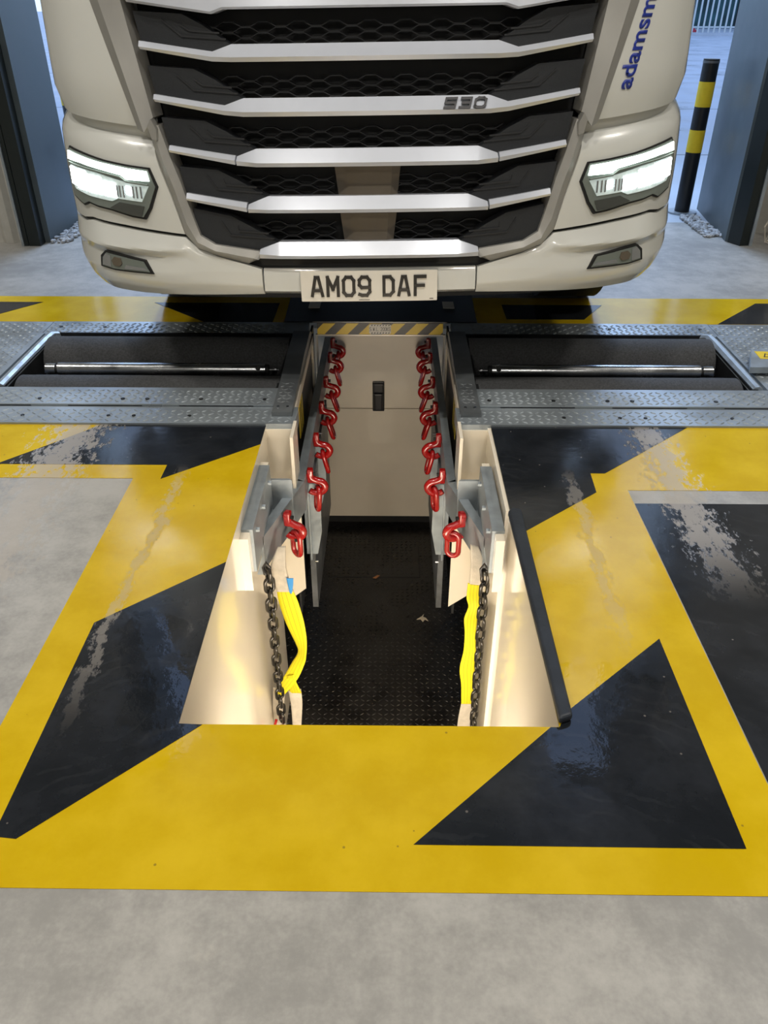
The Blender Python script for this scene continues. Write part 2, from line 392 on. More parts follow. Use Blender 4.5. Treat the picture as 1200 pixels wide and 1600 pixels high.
# ------------------------------------------------------------------ roller brake tester beds
def bed(sgn, label_side):
    """u = distance from the pit centre line, outwards"""
    X = lambda u: CX+sgn*u if sgn < 0 else CX+u-.005
    def bx(b, u0, u1, y0, y1, z0, z1, bev=0):
        a, c = sorted((X(u0), X(u1))); return b.box(a, c, y0, y1, z0, z1, bev)
    root = empty('roller_brake_tester', (X(1.0), 3.3, -.45), 'galvanised roller brake tester bed set in the floor '+label_side, 'brake tester', 'brake tester roller beds either side of the pit')
    def put(b, name, m, parent=root, smooth=False, label=None):
        o = b.build(name, m, parent, smooth, label=label)
        o.matrix_parent_inverse = Matrix.Translation((-X(1.0), -3.3, .45)) if parent is root else Matrix()
        return o
    U2 = 2.36
    b = MB(); bx(b, .318, U2, 2.737, 2.884, -.05, .010); a, c = sorted((X(.318), X(U2))); b.chequer(a, c, 2.742, 2.876, .010)
    put(b, 'front_edge_plate', m_plate)
    b = MB(); bx(b, .415, U2, 2.888, 3.050, .0, .019, .003); a, c = sorted((X(.415), X(U2))); b.chequer(a, c, 2.895, 3.040, .019)
    fr = put(b, 'front_step_plate', m_plate)
    for u in (.46, .72, .94, 1.04, 1.38, 1.72):
        MB().cyl((X(u), 2.935, .012), (X(u), 2.935, .0218), .0085, 14).build('bolt_hole', m_black, fr)
        if u > .5: MB().cyl((X(u+.02), 2.80, .006), (X(u+.02), 2.80, .0128), .0075, 14).build('bolt_hole', m_black, fr)
    for u0 in (.5, .95, 1.4):
        bb = MB(); bx(bb, u0, u0+.30, 2.8865, 2.8885, .0105, .0135); bb.build('slot', m_black, fr)
    b = MB(); bx(b, .36, 1.66, 3.70, 3.878, -.05, .006); bx(b, 1.665, U2, 3.70, 3.878, -.05, .004)
    a, c = sorted((X(.45), X(1.66))); b.chequer(a, c, 3.715, 3.872, .006)
    a, c = sorted((X(1.665), X(U2))); b.chequer(a, c, 3.715, 3.872, .004)
    rp = put(b, 'rear_plate', m_plate)
    for u in (1.15, 1.38, 1.60): MB().cyl((X(u), 3.80, .0), (X(u), 3.80, .0085), .009, 12).build('bolt_hole', m_black, rp)
    b = MB(); bx(b, 1.645, U2, 3.055, 3.698, -.02, .012); a, c = sorted((X(1.65), X(U2))); b.chequer(a, c, 3.065, 3.695, .012)
    put(b, 'outer_plate', m_plate)
    # well
    b = MB(); bx(b, .415, .435, 3.056, 3.70, -.42, .0); bx(b, 1.575, 1.60, 3.056, 3.70, -.42, .018); bx(b, .415, 1.6, 3.056, 3.066, -.42, .0)
    bx(b, .415, 1.6, 3.69, 3.70, -.42, .016); bx(b, .40, 1.6, 3.05, 3.70, -.45, -.42)
    put(b, 'well', m_pitdark)
    # rounded outer rim of the well
    b = MB()
    b.tube([(X(1.60), 3.06, .004), (X(1.60), 3.3, .006), (X(1.60), 3.58, .008), (X(1.598), 3.66, .006), (X(1.58), 3.69, -.004)], .026, 10)
    bx(b, 1.578, 1.60, 3.06, 3.68, -.14, .02)
    put(b, 'rim', m_galv, smooth=True)
    # inner end cap
    pts = [(2.80, .011), (2.80, .030), (3.10, .036), (3.34, .052), (3.64, .050), (3.70, .02), (3.70, -.05), (2.86, -.05)]
    b = MB(); a, c = sorted((X(.335), X(.414))); b.prism(pts, 'x', a, c)
    zf = lambda x, y: .030+(y-2.80)*.02+.0002
    b.chequer(a+.004, c-.002, 2.87, 3.09, 0, pitch=.030, zf=zf)
    cap = put(b, 'end_cap', m_cap)
    for du in (.355, .393): MB().cyl((X(du), 2.84, .028), (X(du), 2.84, .0355), .006, 10).build('bolt', m_chrome, cap)
    # rollers
    for nm, y, z, r, u0, u1 in (('front_roller', 3.180, -.112, .118, .425, 1.568), ('rear_roller', 3.560, -.078, .118, .425, 1.568)):
        b = MB(); b.cyl((X(u0), y, z), (X(u1), y, z), r, 64)
        put(b, nm, m_roller, smooth=True)
    # chrome sensing roller, sprung between the two
    b = MB(); b.cyl((X(.515), 3.345, -.026), (X(1.455), 3.345, -.026), .030, 32)
    sr = put(b, 'sensing_roller', m_chrome, smooth=True)
    MB().cyl((X(1.455), 3.345, -.026), (X(1.468), 3.345, -.026), .022, 20).build('seal_ring', m_black, sr)
    MB().cyl((X(1.468), 3.345, -.026), (X(1.512), 3.345, -.026), .026, 24).cyl((X(1.512), 3.345, -.026), (X(1.52), 3.345, -.026), .026, 24, r2=.02).build('end_hub', m_chrome, sr, True)
    MB().cyl((X(.455), 3.345, -.026), (X(.515), 3.345, -.026), .0045, 10).cyl((X(.463), 3.345, -.026), (X(.472), 3.345, -.026), .016, 16).build('end_pin', m_chrome, sr)
    MB().cyl((X(.5), 3.345, -.026), (X(.515), 3.345, -.026), .024, 20).build('seal_ring', m_black, sr)
    for a_ in (35, -25):
        dy, dz = -math.cos(R(a_))*.0296, math.sin(R(a_))*.0296
        MB().cyl((X(.545), 3.345+dy*.9, -.026+dz*.9), (X(.545), 3.345+dy*1.03, -.026+dz*1.03), .0105, 16).build('sensor_hole', m_black, sr)
    for q0, q1 in ((1.45, 1.575), (.436, .48)):
        b = MB(); bx(b, q0, q1, 3.33, 3.36, -.16, -.06); put(b, 'roller_arm', m_pitdark)
    # pit side frame plate
    b = MB(); bx(b, .340, .350, 2.745, 3.86, -.95, -.002); put(b, 'pit_side_plate', m_pitdark)
    b = MB(); bx(b, .329, .339, 2.78, 3.72, -.035, .006); bx(b, .329, .339, 3.68, 3.72, -.4, .006); put(b, 'pit_side_flange', m_creamd)
    b = MB(); bx(b, .3378, .3398, 3.05, 3.20, -.22, -.075); st = put(b, 'warning_sticker', m_yelpl, label='yellow and black warning sticker')
    b = MB()
    for k in range(3): bx(b, .3370, .3378, 3.07+k*.04, 3.083+k*.04, -.21, -.085)
    b.build('sticker_stripes', m_txt, st)
    return root, X
bedL, XL = bed(-1, 'left of the pit')
bedR, XR = bed(1, 'right of the pit')
# pale cream box faces under the beds
for sg in (-1, 1):
    b = MB()
    x0, x1 = (PL, -.366) if sg < 0 else (.268, PR_)
    b.prism([(x0, -.012), (x1, -.012), (x1, -.80), (x0, -.90)], 'y', 2.732, 2.744)
    q = (-.372, -.360) if sg < 0 else (.262, .274)
    b.box(q[0], q[1], 2.60, 2.74, -.34, .022)
    struct(b.build('trim_1' if sg < 0 else 'trim_2', m_cream))

# ------------------------------------------------------------------ junction box by the right bed
jb = empty('junction_box', (1.66, 3.30, .027), 'small grey metal box with yellow warning label on the right chequer plate', 'junction box')
b = MB(); b.prism([(-.10, -.09), (.16, -.09), (.16, .10), (-.02, .11)], 'z', 0, .028); b.build('box_body', m_galv, jb)
b = MB(); b.prism([(-.02, .005), (.075, .0), (.065, .085), (-.015, .09)], 'z', .028, .0295); lb = b.build('warning_label', m_yelpl, jb, label='yellow warning label with a black triangle')
b = MB(); b.prism([(.0, .02), (.045, .02), (.022, .065)], 'z', .0296, .0302); b.build('triangle_symbol', m_txt, lb)
b = MB(); b.prism([(.008, .025), (.037, .025), (.022, .054)], 'z', .0303, .0306); b.build('triangle_centre', m_yelpl, lb)
for dx in (.0, .035): MB().cyl((dx+.02, -.05, .028), (dx+.02, -.05, .033), .006, 8).build('screw', m_chrome, jb)

# ------------------------------------------------------------------ rails, brackets, hanging sheets
def rail(sgn):
    X = lambda u: CX+sgn*u if sgn < 0 else CX-.002+u*.985
    side = 'left' if sgn < 0 else 'right'
    root = empty('galvanised_rail', (X(.31), 3.3, -.3), f'galvanised hanging rail with angled near end along the {side} side of the pit', 'rail', 'galvanised rails in the pit')
    inv = Matrix.Translation(-Vector(root.location))
    def put(b, name, m, smooth=False, parent=root):
        o = b.build(name, m, parent, smooth)
        if parent is root: o.matrix_parent_inverse = inv
        return o
    b = MB()
    def pr(pts, z0, z1): b.prism([(X(u), y) for u, y in pts], 'z', z0, z1)
    T = .010
    # straight run: web plus a top flange turned outwards
    pr([(.284, 2.655), (.294, 2.655), (.292, 4.22), (.282, 4.22)], -.31, -.207)
    pr([(.284, 2.655), (.318, 2.66), (.316, 4.22), (.282, 4.22)], -.208, -.2)
    put(b, 'straight_rail', m_galv)
    b = MB()
    pr([(.284, 2.655), (.294, 2.66), (.405, 2.27), (.398, 2.255)], -.335, -.207)
    pr([(.284, 2.655), (.318, 2.675), (.424, 2.285), (.398, 2.255)], -.208, -.2)
    put(b, 'angled_rail', m_galv)
    b = MB(); pr([(.392, 2.25), (.430, 2.25), (.430, 2.262), (.392, 2.262)], -.35, -.19)
    put(b, 'end_plate', m_galv)
    b = MB(); w0 = .418
    pr([(w0-.026, 2.10), (.434, 2.10), (.434, 2.52), (w0-.026, 2.52)], -.06, -.05)
    pr([(w0-.026, 2.10), (w0-.0165, 2.10), (w0-.0165, 2.52), (w0-.026, 2.52)], -.22, -.0595)
    br = put(b, 'wall_bracket', m_galv)
    for y in (2.16, 2.30, 2.46): MB().cyl((X(w0-.026), y, -.09), (X(w0-.038), y, -.09), .009, 6).build('bolt', m_galv, br)
    b = MB()
    pr([(.32, 2.60), (w0-.02, 2.60), (w0-.02, 2.61), (.32, 2.61)], -.33, -.20) if False else None
    pr([(.315, 2.53), (w0-.014, 2.53), (w0-.014, 2.542), (.325, 2.542)], -.30, -.12)
    pr([(.348, 2.53), (w0-.014, 2.53), (w0-.014, 2.33)], -.26, -.252)
    put(b, 'gusset', m_galv)
    b = MB(); pr([(w0-.016, 2.06), (.4301, 2.06), (.4301, 2.56), (w0-.016, 2.56)], -.27, -.0605)
    put(b, 'mounting_pad', m_cream)
    # galvanised sheets hung below the rail
    def sheet(y, u, zt, zb, wd):
        bb = MB(); bb.prism([(X(u+.07), zt), (X(u), zt), (X(u), zb+.12), (X(u+.022), zb), (X(u+.07), zb)], 'y', y, y+.008)
        bb.box(*sorted((X(u+.045), X(u+.052))), y-.02, y+.5*wd, zb-.02, zt)
        put(bb, 'hanging_sheet', m_galv)
    sheet(2.80, .240, -.30, -.66, .6); sheet(3.12, .242, -.30, -.60, .8)
    b = MB()
    b.box(*sorted((X(.275), X(.30))), 2.82, 3.7, -.98, -.34)
    put(b, 'support_plate', m_platedark)
    MB().cyl((X(.262), 2.80, -.70), (X(.275), 2.80, -.70), .006, 8).cyl((X(.245), 3.06, -.20), (X(.27), 3.06, -.20), .005, 8).build('bolt', m_chrome, root).matrix_parent_inverse = inv
    return root, X
railL, RXL = rail(-1)
railR, RXR = rail(1)

# ------------------------------------------------------------------ red hook links on the rails
def stadium(c, hl, hr, ax1, ax2, n=8):
    """closed oval path: half length hl along ax1, end radius hr along ax2"""
    c, ax1, ax2 = Vector(c), Vector(ax1).normalized(), Vector(ax2).normalized()
    P = []
    for i in range(n+1):
        a = math.pi*i/n; P.append(c+ax1*(hl-hr+math.sin(a)*hr)+ax2*math.cos(a)*hr)
    for i in range(n+1):
        a = math.pi*i/n; P.append(c-ax1*(hl-hr+math.sin(a)*hr)-ax2*math.cos(a)*hr)
    return P
def spline(P, r_, n=5):
    P = [Vector(p) for p in P]; out = []; rr_ = []
    for i in range(len(P)-1):
        a, b_, c, d = P[max(0, i-1)], P[i], P[i+1], P[min(len(P)-1, i+2)]
        for k in range(n):
            t = k/n; out.append(.5*((2*b_)+(c-a)*t+(2*a-5*b_+4*c-d)*t*t+(3*b_-a-3*c+d)*t**3)); rr_.append(r_[i]*(1-t)+r_[i+1]*t)
    return out+[P[-1]], rr_+[r_[-1]]
def hook(loc, sgn, tilt, label, group, rz=0, proto=None):
    if proto is None:
        root = empty('lashing_hook', loc)
        # weld-on eye clamped over the rail
        b = MB()
        b.box(-.001, .024, -.015, .015, -.030, .030, .006)
        pp, rr_ = spline([(.008, 0, .014), (.014, 0, -.012), (.034, 0, -.024), (.058, 0, -.032), (.069, 0, -.052), (.060, 0, -.073), (.040, 0, -.082), (.018, 0, -.080), (.006, 0, -.072)],
               [.016, .016, .0145, .015, .0155, .0155, .0145, .013, .012])
        b.tube(pp, rr_, 14)
        b.build('eye', m_red, root, True, auto=False)
        MB().cyl((.024, 0, .006), (.034, 0, .006), .0075, 8).build('pin', m_pin, root)
        b = MB(); b.tube(stadium((.034, 0, -.104), .052, .022, (0, 0, 1), (0, 1, .0)), .0105, 10, closed=True)
        b.build('link', m_red, root, True, auto=False)
        MB().cyl((.040, -.014, -.085), (.052, -.012, -.085), .007, 8).build('link_pin', m_pin, root)
    else:
        root = copy_tree(proto); root.location = loc
    root.rotation_euler = (0, 0, rz)
    for ch in root.children:
        if ch.name.startswith('link'):
            pass
    tag(root, label, 'hook', group)
    return root
hp = None
ords = ['nearest, on the angled end', 'second from the near end', 'third from the near end', 'fourth from the near end', 'fifth from the near end', 'sixth from the near end', 'farthest, under the cover']
for sgn, X, side in ((-1, RXL, 'left'), (1, RXR, 'right')):
    for i, (u, y) in enumerate(((.337, 2.43), (.281, 2.74), (.281, 3.045), (.281, 3.365), (.281, 3.66), (.281, 3.98), (.281, 4.19))):
        rz = (0 if sgn < 0 else math.pi)
        if i == 0: rz += R(15)*(-1 if sgn < 0 else 1)*1.0
        h = hook((X(u), y, -.222), sgn, 0, f'red lashing hook on the {side} pit rail, {ords[i]}', f'red lashing hooks on the {side} rail', rz, hp)
        tw = [20, 6, 14, 22, 28, 24, 0][i]*(1 if sgn < 0 else -1)
        for ch in h.children:
            if ch.name.split('.')[0] == 'link':
                # the link swings on its eye about the hook's own axis
                a = R([0, 4, -12, -16, -18, -14, 0][i])
                z_ = R([58, 20, 8, 0, 0, 0, 0][i]); q_ = Matrix.Rotation(z_, 3, 'Z') @ Matrix.Rotation(a, 3, 'Y')
                ch.rotation_euler = q_.to_euler(); ch.location = Vector((.040, 0, -.075)) - q_ @ Vector((.034, 0, -.07))
        if hp is None: hp = h

# ------------------------------------------------------------------ chains
def chain(x0, x1, y, ztop, zbot, label, knob):
    root = empty('lifting_chain', (x0, y, ztop), label, 'chain', 'black chains hanging in the pit')
    n = 17 ; proto = {}
    zs = ztop; i = 0
    dz = (ztop-zbot)/n
    for i in range(n):
        big = i < 4
        if big not in proto:
            hl = .030 if big else .0275; hr = .0165 if big else .0145; rr = .0072 if big else .0064
            b = MB(); b.tube(stadium((0, 0, 0), hl, hr, (0, 0, 1), (1, 0, 0)), rr, 8, closed=True)
            o = b.build('link', m_chain, root, True, auto=False); proto[big] = o
        else:
            o = proto[big].copy(); C.objects.link(o); o.parent = root
        t = (i+.5)/n
        o.location = ((x1-x0)*t, 0, -(i+.5)*dz); o.rotation_euler = (0, 0, R(30 if i % 2 else -60)+R(8*math.sin(i*2.1)))
    b = MB(); b.tube([(-.012, 0, -.02), (-.016, 0, .01), (-.006, 0, .032), (.006, 0, .01), (.004, 0, -.018)], .006, 8); b.build('top_hook', m_pin, root, True)
    if knob:
        b = MB(); b.ball((x1-x0+.002, -.03, zbot-ztop-.02), .024, 14); b.tube([(x1-x0-.022, .0, zbot-ztop+.012), (x1-x0-.03, -.02, zbot-ztop-.01), (x1-x0-.015, -.03, zbot-ztop-.035)], .006, 8); b.build('shackle', m_red, root, True, auto=False, label='red shackle at the bottom of the chain')
    return root
chain(-.424, -.428, 2.2, -.29, -1.06, 'black steel chain hanging beside the yellow strap at left, red shackle below', True)
chain(.339, .347, 2.2, -.29, -1.20, 'black steel chain hanging in front of the yellow strap at right', False)

# ------------------------------------------------------------------ straps
def ribbon(rows, m, name, parent, sub=6, th=.004):
    """rows: (left xyz, right xyz); a woven band of real thickness with lengthwise UVs"""
    def cat(a, b_, c, d, t):
        return .5*((2*b_)+(c-a)*t+(2*a-5*b_+4*c-d)*t*t+(3*b_-a-3*c+d)*t**3)
    Rw = [(Vector(a), Vector(b_)) for a, b_ in rows]; out = []
    for i in range(len(Rw)-1):
        g = [Rw[max(0, min(len(Rw)-1, i+k))] for k in (-1, 0, 1, 2)]
        for s_ in range(sub):
            t = s_/sub; out.append((cat(*[q[0] for q in g], t), cat(*[q[1] for q in g], t)))
    out.append(Rw[-1])
    bm_ = bmesh.new(); uvl = bm_.loops.layers.uv.new('UVMap'); nc = 6; V = []
    for a, b_ in out: V.append([bm_.verts.new(a.lerp(b_, k/nc)) for k in range(nc+1)])
    for i in range(len(out)-1):
        for k in range(nc):
            fc = bm_.faces.new((V[i][k], V[i][k+1], V[i+1][k+1], V[i+1][k]))
            for lp, (uu, vv) in zip(fc.loops, ((k/nc, i), ((k+1)/nc, i), ((k+1)/nc, i+1), (k/nc, i+1))): lp[uvl].uv = (uu, vv/len(out))
    me = bpy.data.meshes.new(name); bm_.to_mesh(me); bm_.free(); me.materials.append(m)
    for p in me.polygons: p.use_smooth = True
    o = bpy.data.objects.new(name, me); C.objects.link(o); o.parent = parent
    sm = o.modifiers.new('thick', 'SOLIDIFY'); sm.thickness = th; sm.offset = 0
    return o
def rel(root, rows):
    L = Vector(root.location)
    return [(Vector(a)-L, Vector(b_)-L) for a, b_ in rows]
Ys = 2.27
sl = empty('lifting_strap', (-.39, Ys, -.26), 'yellow webbing strap with grey sleeve and blue tag, twisting down left side of the pit', 'strap', 'yellow lifting straps in the pit')
ribbon(rel(sl, [((-.400, Ys+.03, -.262), (-.372, Ys+.03, -.258)), ((-.425, Ys, -.32), (-.372, Ys, -.32)), ((-.422, Ys, -.38), (-.366, Ys, -.385)), ((-.413, Ys, -.442), (-.352, Ys, -.442))]), m_webb, 'grey_sleeve', sl, th=.010)
ribbon(rel(sl, [((-.413, Ys, -.438), (-.352, Ys, -.440)), ((-.408, Ys, -.50), (-.335, Ys-.01, -.49)), ((-.388, Ys, -.60), (-.318, Ys-.02, -.575)), ((-.358, Ys, -.70), (-.312, Ys-.03, -.66)), ((-.352, Ys, -.745), (-.318, Ys-.035, -.735)), ((-.378, Ys, -.80), (-.328, Ys-.03, -.785)), ((-.408, Ys-.01, -.855), (-.362, Ys-.03, -.87)), ((-.447, Ys-.01, -.93), (-.425, Ys-.02, -.97)), ((-.460, Ys, -.965), (-.440, Ys-.01, -.99))]), m_strap, 'yellow_webbing', sl)
ribbon(rel(sl, [((-.400, Ys-.02, -.855), (-.372, Ys-.03, -.84)), ((-.398, Ys-.01, -.91), (-.366, Ys-.02, -.89)), ((-.400, Ys, -.97), (-.350, Ys-.01, -.96))]), m_strap, 'yellow_webbing', sl)
ribbon(rel(sl, [((-.466, Ys+.01, -.95), (-.420, Ys+.01, -.97)), ((-.478, Ys+.01, -1.08), (-.430, Ys+.01, -1.08)), ((-.478, Ys+.01, -1.2), (-.43, Ys+.01, -1.2))]), m_webb, 'grey_sleeve', sl, th=.008)
ribbon(rel(sl, [((-.404, Ys, -.955), (-.352, Ys, -.95)), ((-.398, Ys, -1.05), (-.352, Ys, -1.04)), ((-.400, Ys, -1.2), (-.366, Ys, -1.2))]), m_webb, 'grey_sleeve', sl, th=.008)
ribbon(rel(sl, [((-.372, Ys-.012, -.372), (-.346, Ys-.012, -.372)), ((-.368, Ys-.012, -.405), (-.350, Ys-.012, -.41)), ((-.364, Ys-.012, -.440), (-.357, Ys-.012, -.445))]), m_blue, 'blue_tag', sl, th=.002)
sr_ = empty('lifting_strap', (.31, Ys, -.24), 'soiled yellow webbing strap with pale sleeve hanging straight down right side of the pit', 'strap', 'yellow lifting straps in the pit')
ribbon(rel(sr_, [((.292, Ys+.03, -.245), (.320, Ys+.03, -.255)), ((.294, Ys, -.31), (.345, Ys, -.31)), ((.296, Ys, -.40), (.344, Ys, -.405))]), m_webb, 'grey_sleeve', sr_, th=.010)
ribbon(rel(sr_, [((.290, Ys, -.398), (.338, Ys, -.408)), ((.288, Ys-.01, -.46), (.336, Ys, -.46)), ((.298, Ys, -.51), (.338, Ys-.01, -.505)), ((.285, Ys-.01, -.56), (.336, Ys, -.57)), ((.292, Ys, -.64), (.334, Ys, -.64)), ((.293, Ys, -.73), (.340, Ys, -.73)), ((.283, Ys, -.83), (.342, Ys, -.83)), ((.294, Ys, -.92), (.345, Ys, -.92)), ((.300, Ys, -1.03), (.346, Ys, -1.03))]), m_strap, 'yellow_webbing', sr_)
ribbon(rel(sr_, [((.300, Ys, -1.025), (.346, Ys, -1.025)), ((.292, Ys, -1.12), (.348, Ys, -1.12)), ((.290, Ys, -1.22), (.35, Ys, -1.22))]), m_webb, 'pale_sleeve', sr_, th=.008)

# ------------------------------------------------------------------ letters
def strokes(word, h, wd, gap, th, font):
    """word -> list of quads (x, z) of straight strokes"""
    out = []; x = 0
    for ch in word:
        if ch == ' ': x += wd*.75; continue
        w_ = wd*(.45 if ch in '.I' else 1)
        for pl in font[ch]:
            out.append([(x+px*w_, pz*h) for px, pz in pl])
        x += w_+gap
    return out, x-gap
FONT = {
 'A': [[(0, 0), (.36, 1), (.64, 1), (1, 0)], [(.17, .28), (.83, .28)]],
 'M': [[(0, 0), (0, 1), (.5, .35), (1, 1), (1, 0)]],
 '0': [[(.25, 0), (0, .18), (0, .82), (.25, 1), (.75, 1), (1, .82), (1, .18), (.75, 0), (.25, 0)]],
 '9': [[(.0, .05), (.25, 0), (.72, 0), (1, .2), (1, .82), (.75, 1), (.25, 1), (0, .84), (0, .58), (.22, .44), (1, .44)]],
 'D': [[(.10, 0), (.10, 1), (.7, 1), (1, .8), (1, .2), (.7, 0), (.10, 0)]],
 'F': [[(.05, 0), (.05, 1), (1, 1)], [(.05, .52), (.85, .52)]],
 '5': [[(1, 1), (0, 1), (0, .52), (1, .52), (1, 0), (0, 0)]],
 '3': [[(.05, 1), (1, 1), (1, 0), (0, 0)], [(.2, .5), (1, .5)]],
 'S': [[(1, .9), (.8, 1), (.2, 1), (0, .85), (0, .62), (.2, .5), (.8, .5), (1, .38), (1, .15), (.8, 0), (.2, 0), (0, .1)]],
 'W': [[(0, 1), (.25, 0), (.5, .7), (.75, 0), (1, 1)]],
 'L': [[(0, 1), (0, 0), (1, 0)]],
 'K': [[(0, 0), (0, 1)], [(1, 1), (.05, .45), (1, 0)]],
 'G': [[(1, .85), (.8, 1), (.2, 1), (0, .8), (0, .2), (.2, 0), (1, 0), (1, .5), (.55, .5)]],
 '2': [[(0, .8), (.2, 1), (.8, 1), (1, .8), (1, .6), (0, 0), (1, 0)]],
 '.': [[(.3, 0), (.6, 0)]],
}
def letter_mesh(b, lines, th, fn, depth):
    """each stroke a slab; fn(x, z, d) -> 3-D point, d towards the viewer"""
    for pl in lines:
        for i in range(len(pl)-1):
            (x0, z0), (x1, z1) = pl[i], pl[i+1]
            L = math.hypot(x1-x0, z1-z0) or 1e-6; ux, uz = (x1-x0)/L, (z1-z0)/L; nx, nz = -uz*th/2, ux*th/2
            e = th*.5 if True else 0
            e0 = e*.95 if i > 0 or True else 0
            a = [(x0-ux*e0+nx, z0-uz*e0+nz), (x1+ux*e0+nx, z1+uz*e0+nz), (x1+ux*e0-nx, z1+uz*e0-nz), (x0-ux*e0-nx, z0-uz*e0-nz)]
            A = [b.b.verts.new(fn(p[0], p[1], depth)) for p in a]; B = [b.b.verts.new(fn(p[0], p[1], 0)) for p in a]
            b.b.faces.new(A); b.b.faces.new(B[::-1])
            for k in range(4): b.b.faces.new((A[k], B[k], B[(k+1) % 4], A[(k+1) % 4]))

# ------------------------------------------------------------------ pit end cabinet
YB = 4.25
cab = empty('pit_end_cabinet', (CX, YB, -1.5), 'cream steel cabinet with black handle closing the far end of the pit', 'cabinet')
ci = Matrix.Translation(-Vector(cab.location))
def cput(b, name, m, smooth=False, label=None, parent=cab):
    o = b.build(name, m, parent, smooth, label=label)
    if parent is cab: o.matrix_parent_inverse = ci
    return o
cput(MB().box(-.46, .37, YB+.012, YB+.16, -1.42, -.16), 'body', m_creamd)
cput(MB().box(-.46, .37, YB, YB+.012, -.652, -.16, .002), 'upper_panel', m_creamd)
cput(MB().box(-.46, .37, YB, YB+.012, -1.42, -.657, .002), 'lower_panel', m_creamd)
cput(MB().box(-.46, .37, YB+.04, YB+.14, -1.493, -1.42), 'plinth', m_black)
b = MB(); b.box(-.101, -.032, YB-.010, YB, -.668, -.478, .006); cput(b, 'handle_recess', m_blkpl)
b = MB(); b.box(-.094, -.039, YB-.036, YB-.008, -.655, -.545, .009); b.box(-.096, -.037, YB-.024, YB-.008, -.545, -.488, .006); cput(b, 'handle', m_blkpl)
# pit bridge: the striped front edge of the cover
cv = empty('pit_cover_plate', (CX, 4.08, .001), 'black steel pit cover under the bumper, yellow and black striped front edge with load limit', 'cover plate')
hz = MB().box(-.322, .322, -.004, .004, -.060, -.002).build('hazard_edge', m_haz, cv, label='yellow and black striped edge with load limit')
hz.location = (-.002, -.190, 0)
MB().box(-.332, .332, -.198, -.186, -.066, -.060).build('lower_lip', m_cream, cv)
for x in (-.332, .324): MB().box(x, x+.008, -.199, -.184, -.30, -.060).build('side_bracket', m_creamd, cv)
b = MB()
pts = [(-.056, -.020), (-.050, -.026), (.050, -.026), (.056, -.020), (.056, .020), (.050, .026), (-.050, .026), (-.056, .020)]
b.prism([(x, z-.031) for x, z in pts], 'y', -.007, -.0045)
lp = b.build('load_label', m_plw, hz)
b = MB(); ln, W_ = strokes('S.W.L. 200KG', .018, .0070, .0034, .002, FONT)
letter_mesh(b, ln, .0018, lambda x, z, d: (x-W_/2, -.007-d, z-.0395), .001)
b.build('load_limit_lettering', m_txt, lp)
b = MB()
for sz in (-.054, -.014):
    for k in range(7):
        x = -.046+k*.0145; b.prism([(x, sz), (x+.006, sz), (x+.009, sz+.006), (x+.003, sz+.006)], 'y', -.0075, -.007)
b.build('label_stripes', m_txt, lp)
# black cover plate under the truck
b = MB(); b.prism([(-.49, -.195), (.49, -.195), (.50, .25), (-.50, .25)], 'z', 0, .008); b.build('plate', m_blkpl, cv)
for x in (-.355, .36): MB().box(x-.03, x+.03, 0.01, .115, .008, .0115, .001).build('lifting_pad', m_pad, cv)

# ------------------------------------------------------------------ the truck
XC, ROLL, Y0 = -.07, R(-.9), 2.93
TY = 4.3
truck = empty('truck', (XC, TY, 0), 'white lorry cab with lit headlights, black grille and silver bars, facing the pit', 'truck')
_pr = [(-.3, .006), (0, 0), (.3, .006), (.6, .03), (.8, .068), (.95, .125), (1.05, .19), (1.13, .28), (1.18, .375), (1.21, .48), (1.222, .60), (1.225, .9), (1.225, 1.6), (1.225, 2.6)]
PROF = []
for i in range(1, len(_pr)-2):
    for k in range(12):
        t = k/12; q = []
        for c_ in (0, 1):
            a, b_, c2, d = (_pr[i+j][c_] for j in (-1, 0, 1, 2))
            q.append(.5*((2*b_)+(c2-a)*t+(2*a-5*b_+4*c2-d)*t*t+(3*b_-a-3*c2+d)*t**3))
        PROF.append(tuple(q))
PROF.append((1.225, 1.6))
SL = [0]
for i in range(1, len(PROF)): SL.append(SL[-1]+math.hypot(PROF[i][0]-PROF[i-1][0], PROF[i][1]-PROF[i-1][1]))
def interp(v, A, B):
    if v <= A[0]: return B[0]
    for i in range(1, len(A)):
        if v <= A[i]:
            return B[i-1]+(B[i]-B[i-1])*(v-A[i-1])/((A[i]-A[i-1]) or 1e-9)
    return B[-1]
UX = [p[0] for p in PROF]; UY = [p[1] for p in PROF]
def lean(z): return .14*max(0, z-.5)
def s_of(u): return interp(u, UX, SL)
def surf(s, z, off, sg=1):
    """point at arc length s from the centre line, height z, off metres out of the skin"""
    u = interp(s, SL, UX); y = interp(s, SL, UY)
    u2 = interp(s+.01, SL, UX); y2 = interp(s+.01, SL, UY); u1 = interp(s-.01, SL, UX) if s > .01 else -interp(.01-s, SL, UX)
    y1 = interp(abs(s-.01), SL, UY)
    tx, ty = u2-u1, y2-y1; L = math.hypot(tx, ty) or 1
    nx, ny = ty/L, -tx/L
    return Vector((sg*(u+nx*off), Y0+y+lean(z)+ny*off, z))
def tput(b, name, m, smooth=True, parent=None, label=None, auto=True):
    o = b.build(name, m, parent or truck, smooth, label=label, auto=auto)
    if parent is None: o.location = (0, -TY, 0); o.rotation_euler = (0, ROLL, 0)
    return o
def quadgrid(b, V, closed=False):
    for i in range(len(V)-1):
        for j in range(len(V[0])-1): b.b.faces.new((V[i][j], V[i][j+1], V[i+1][j+1], V[i+1][j]))
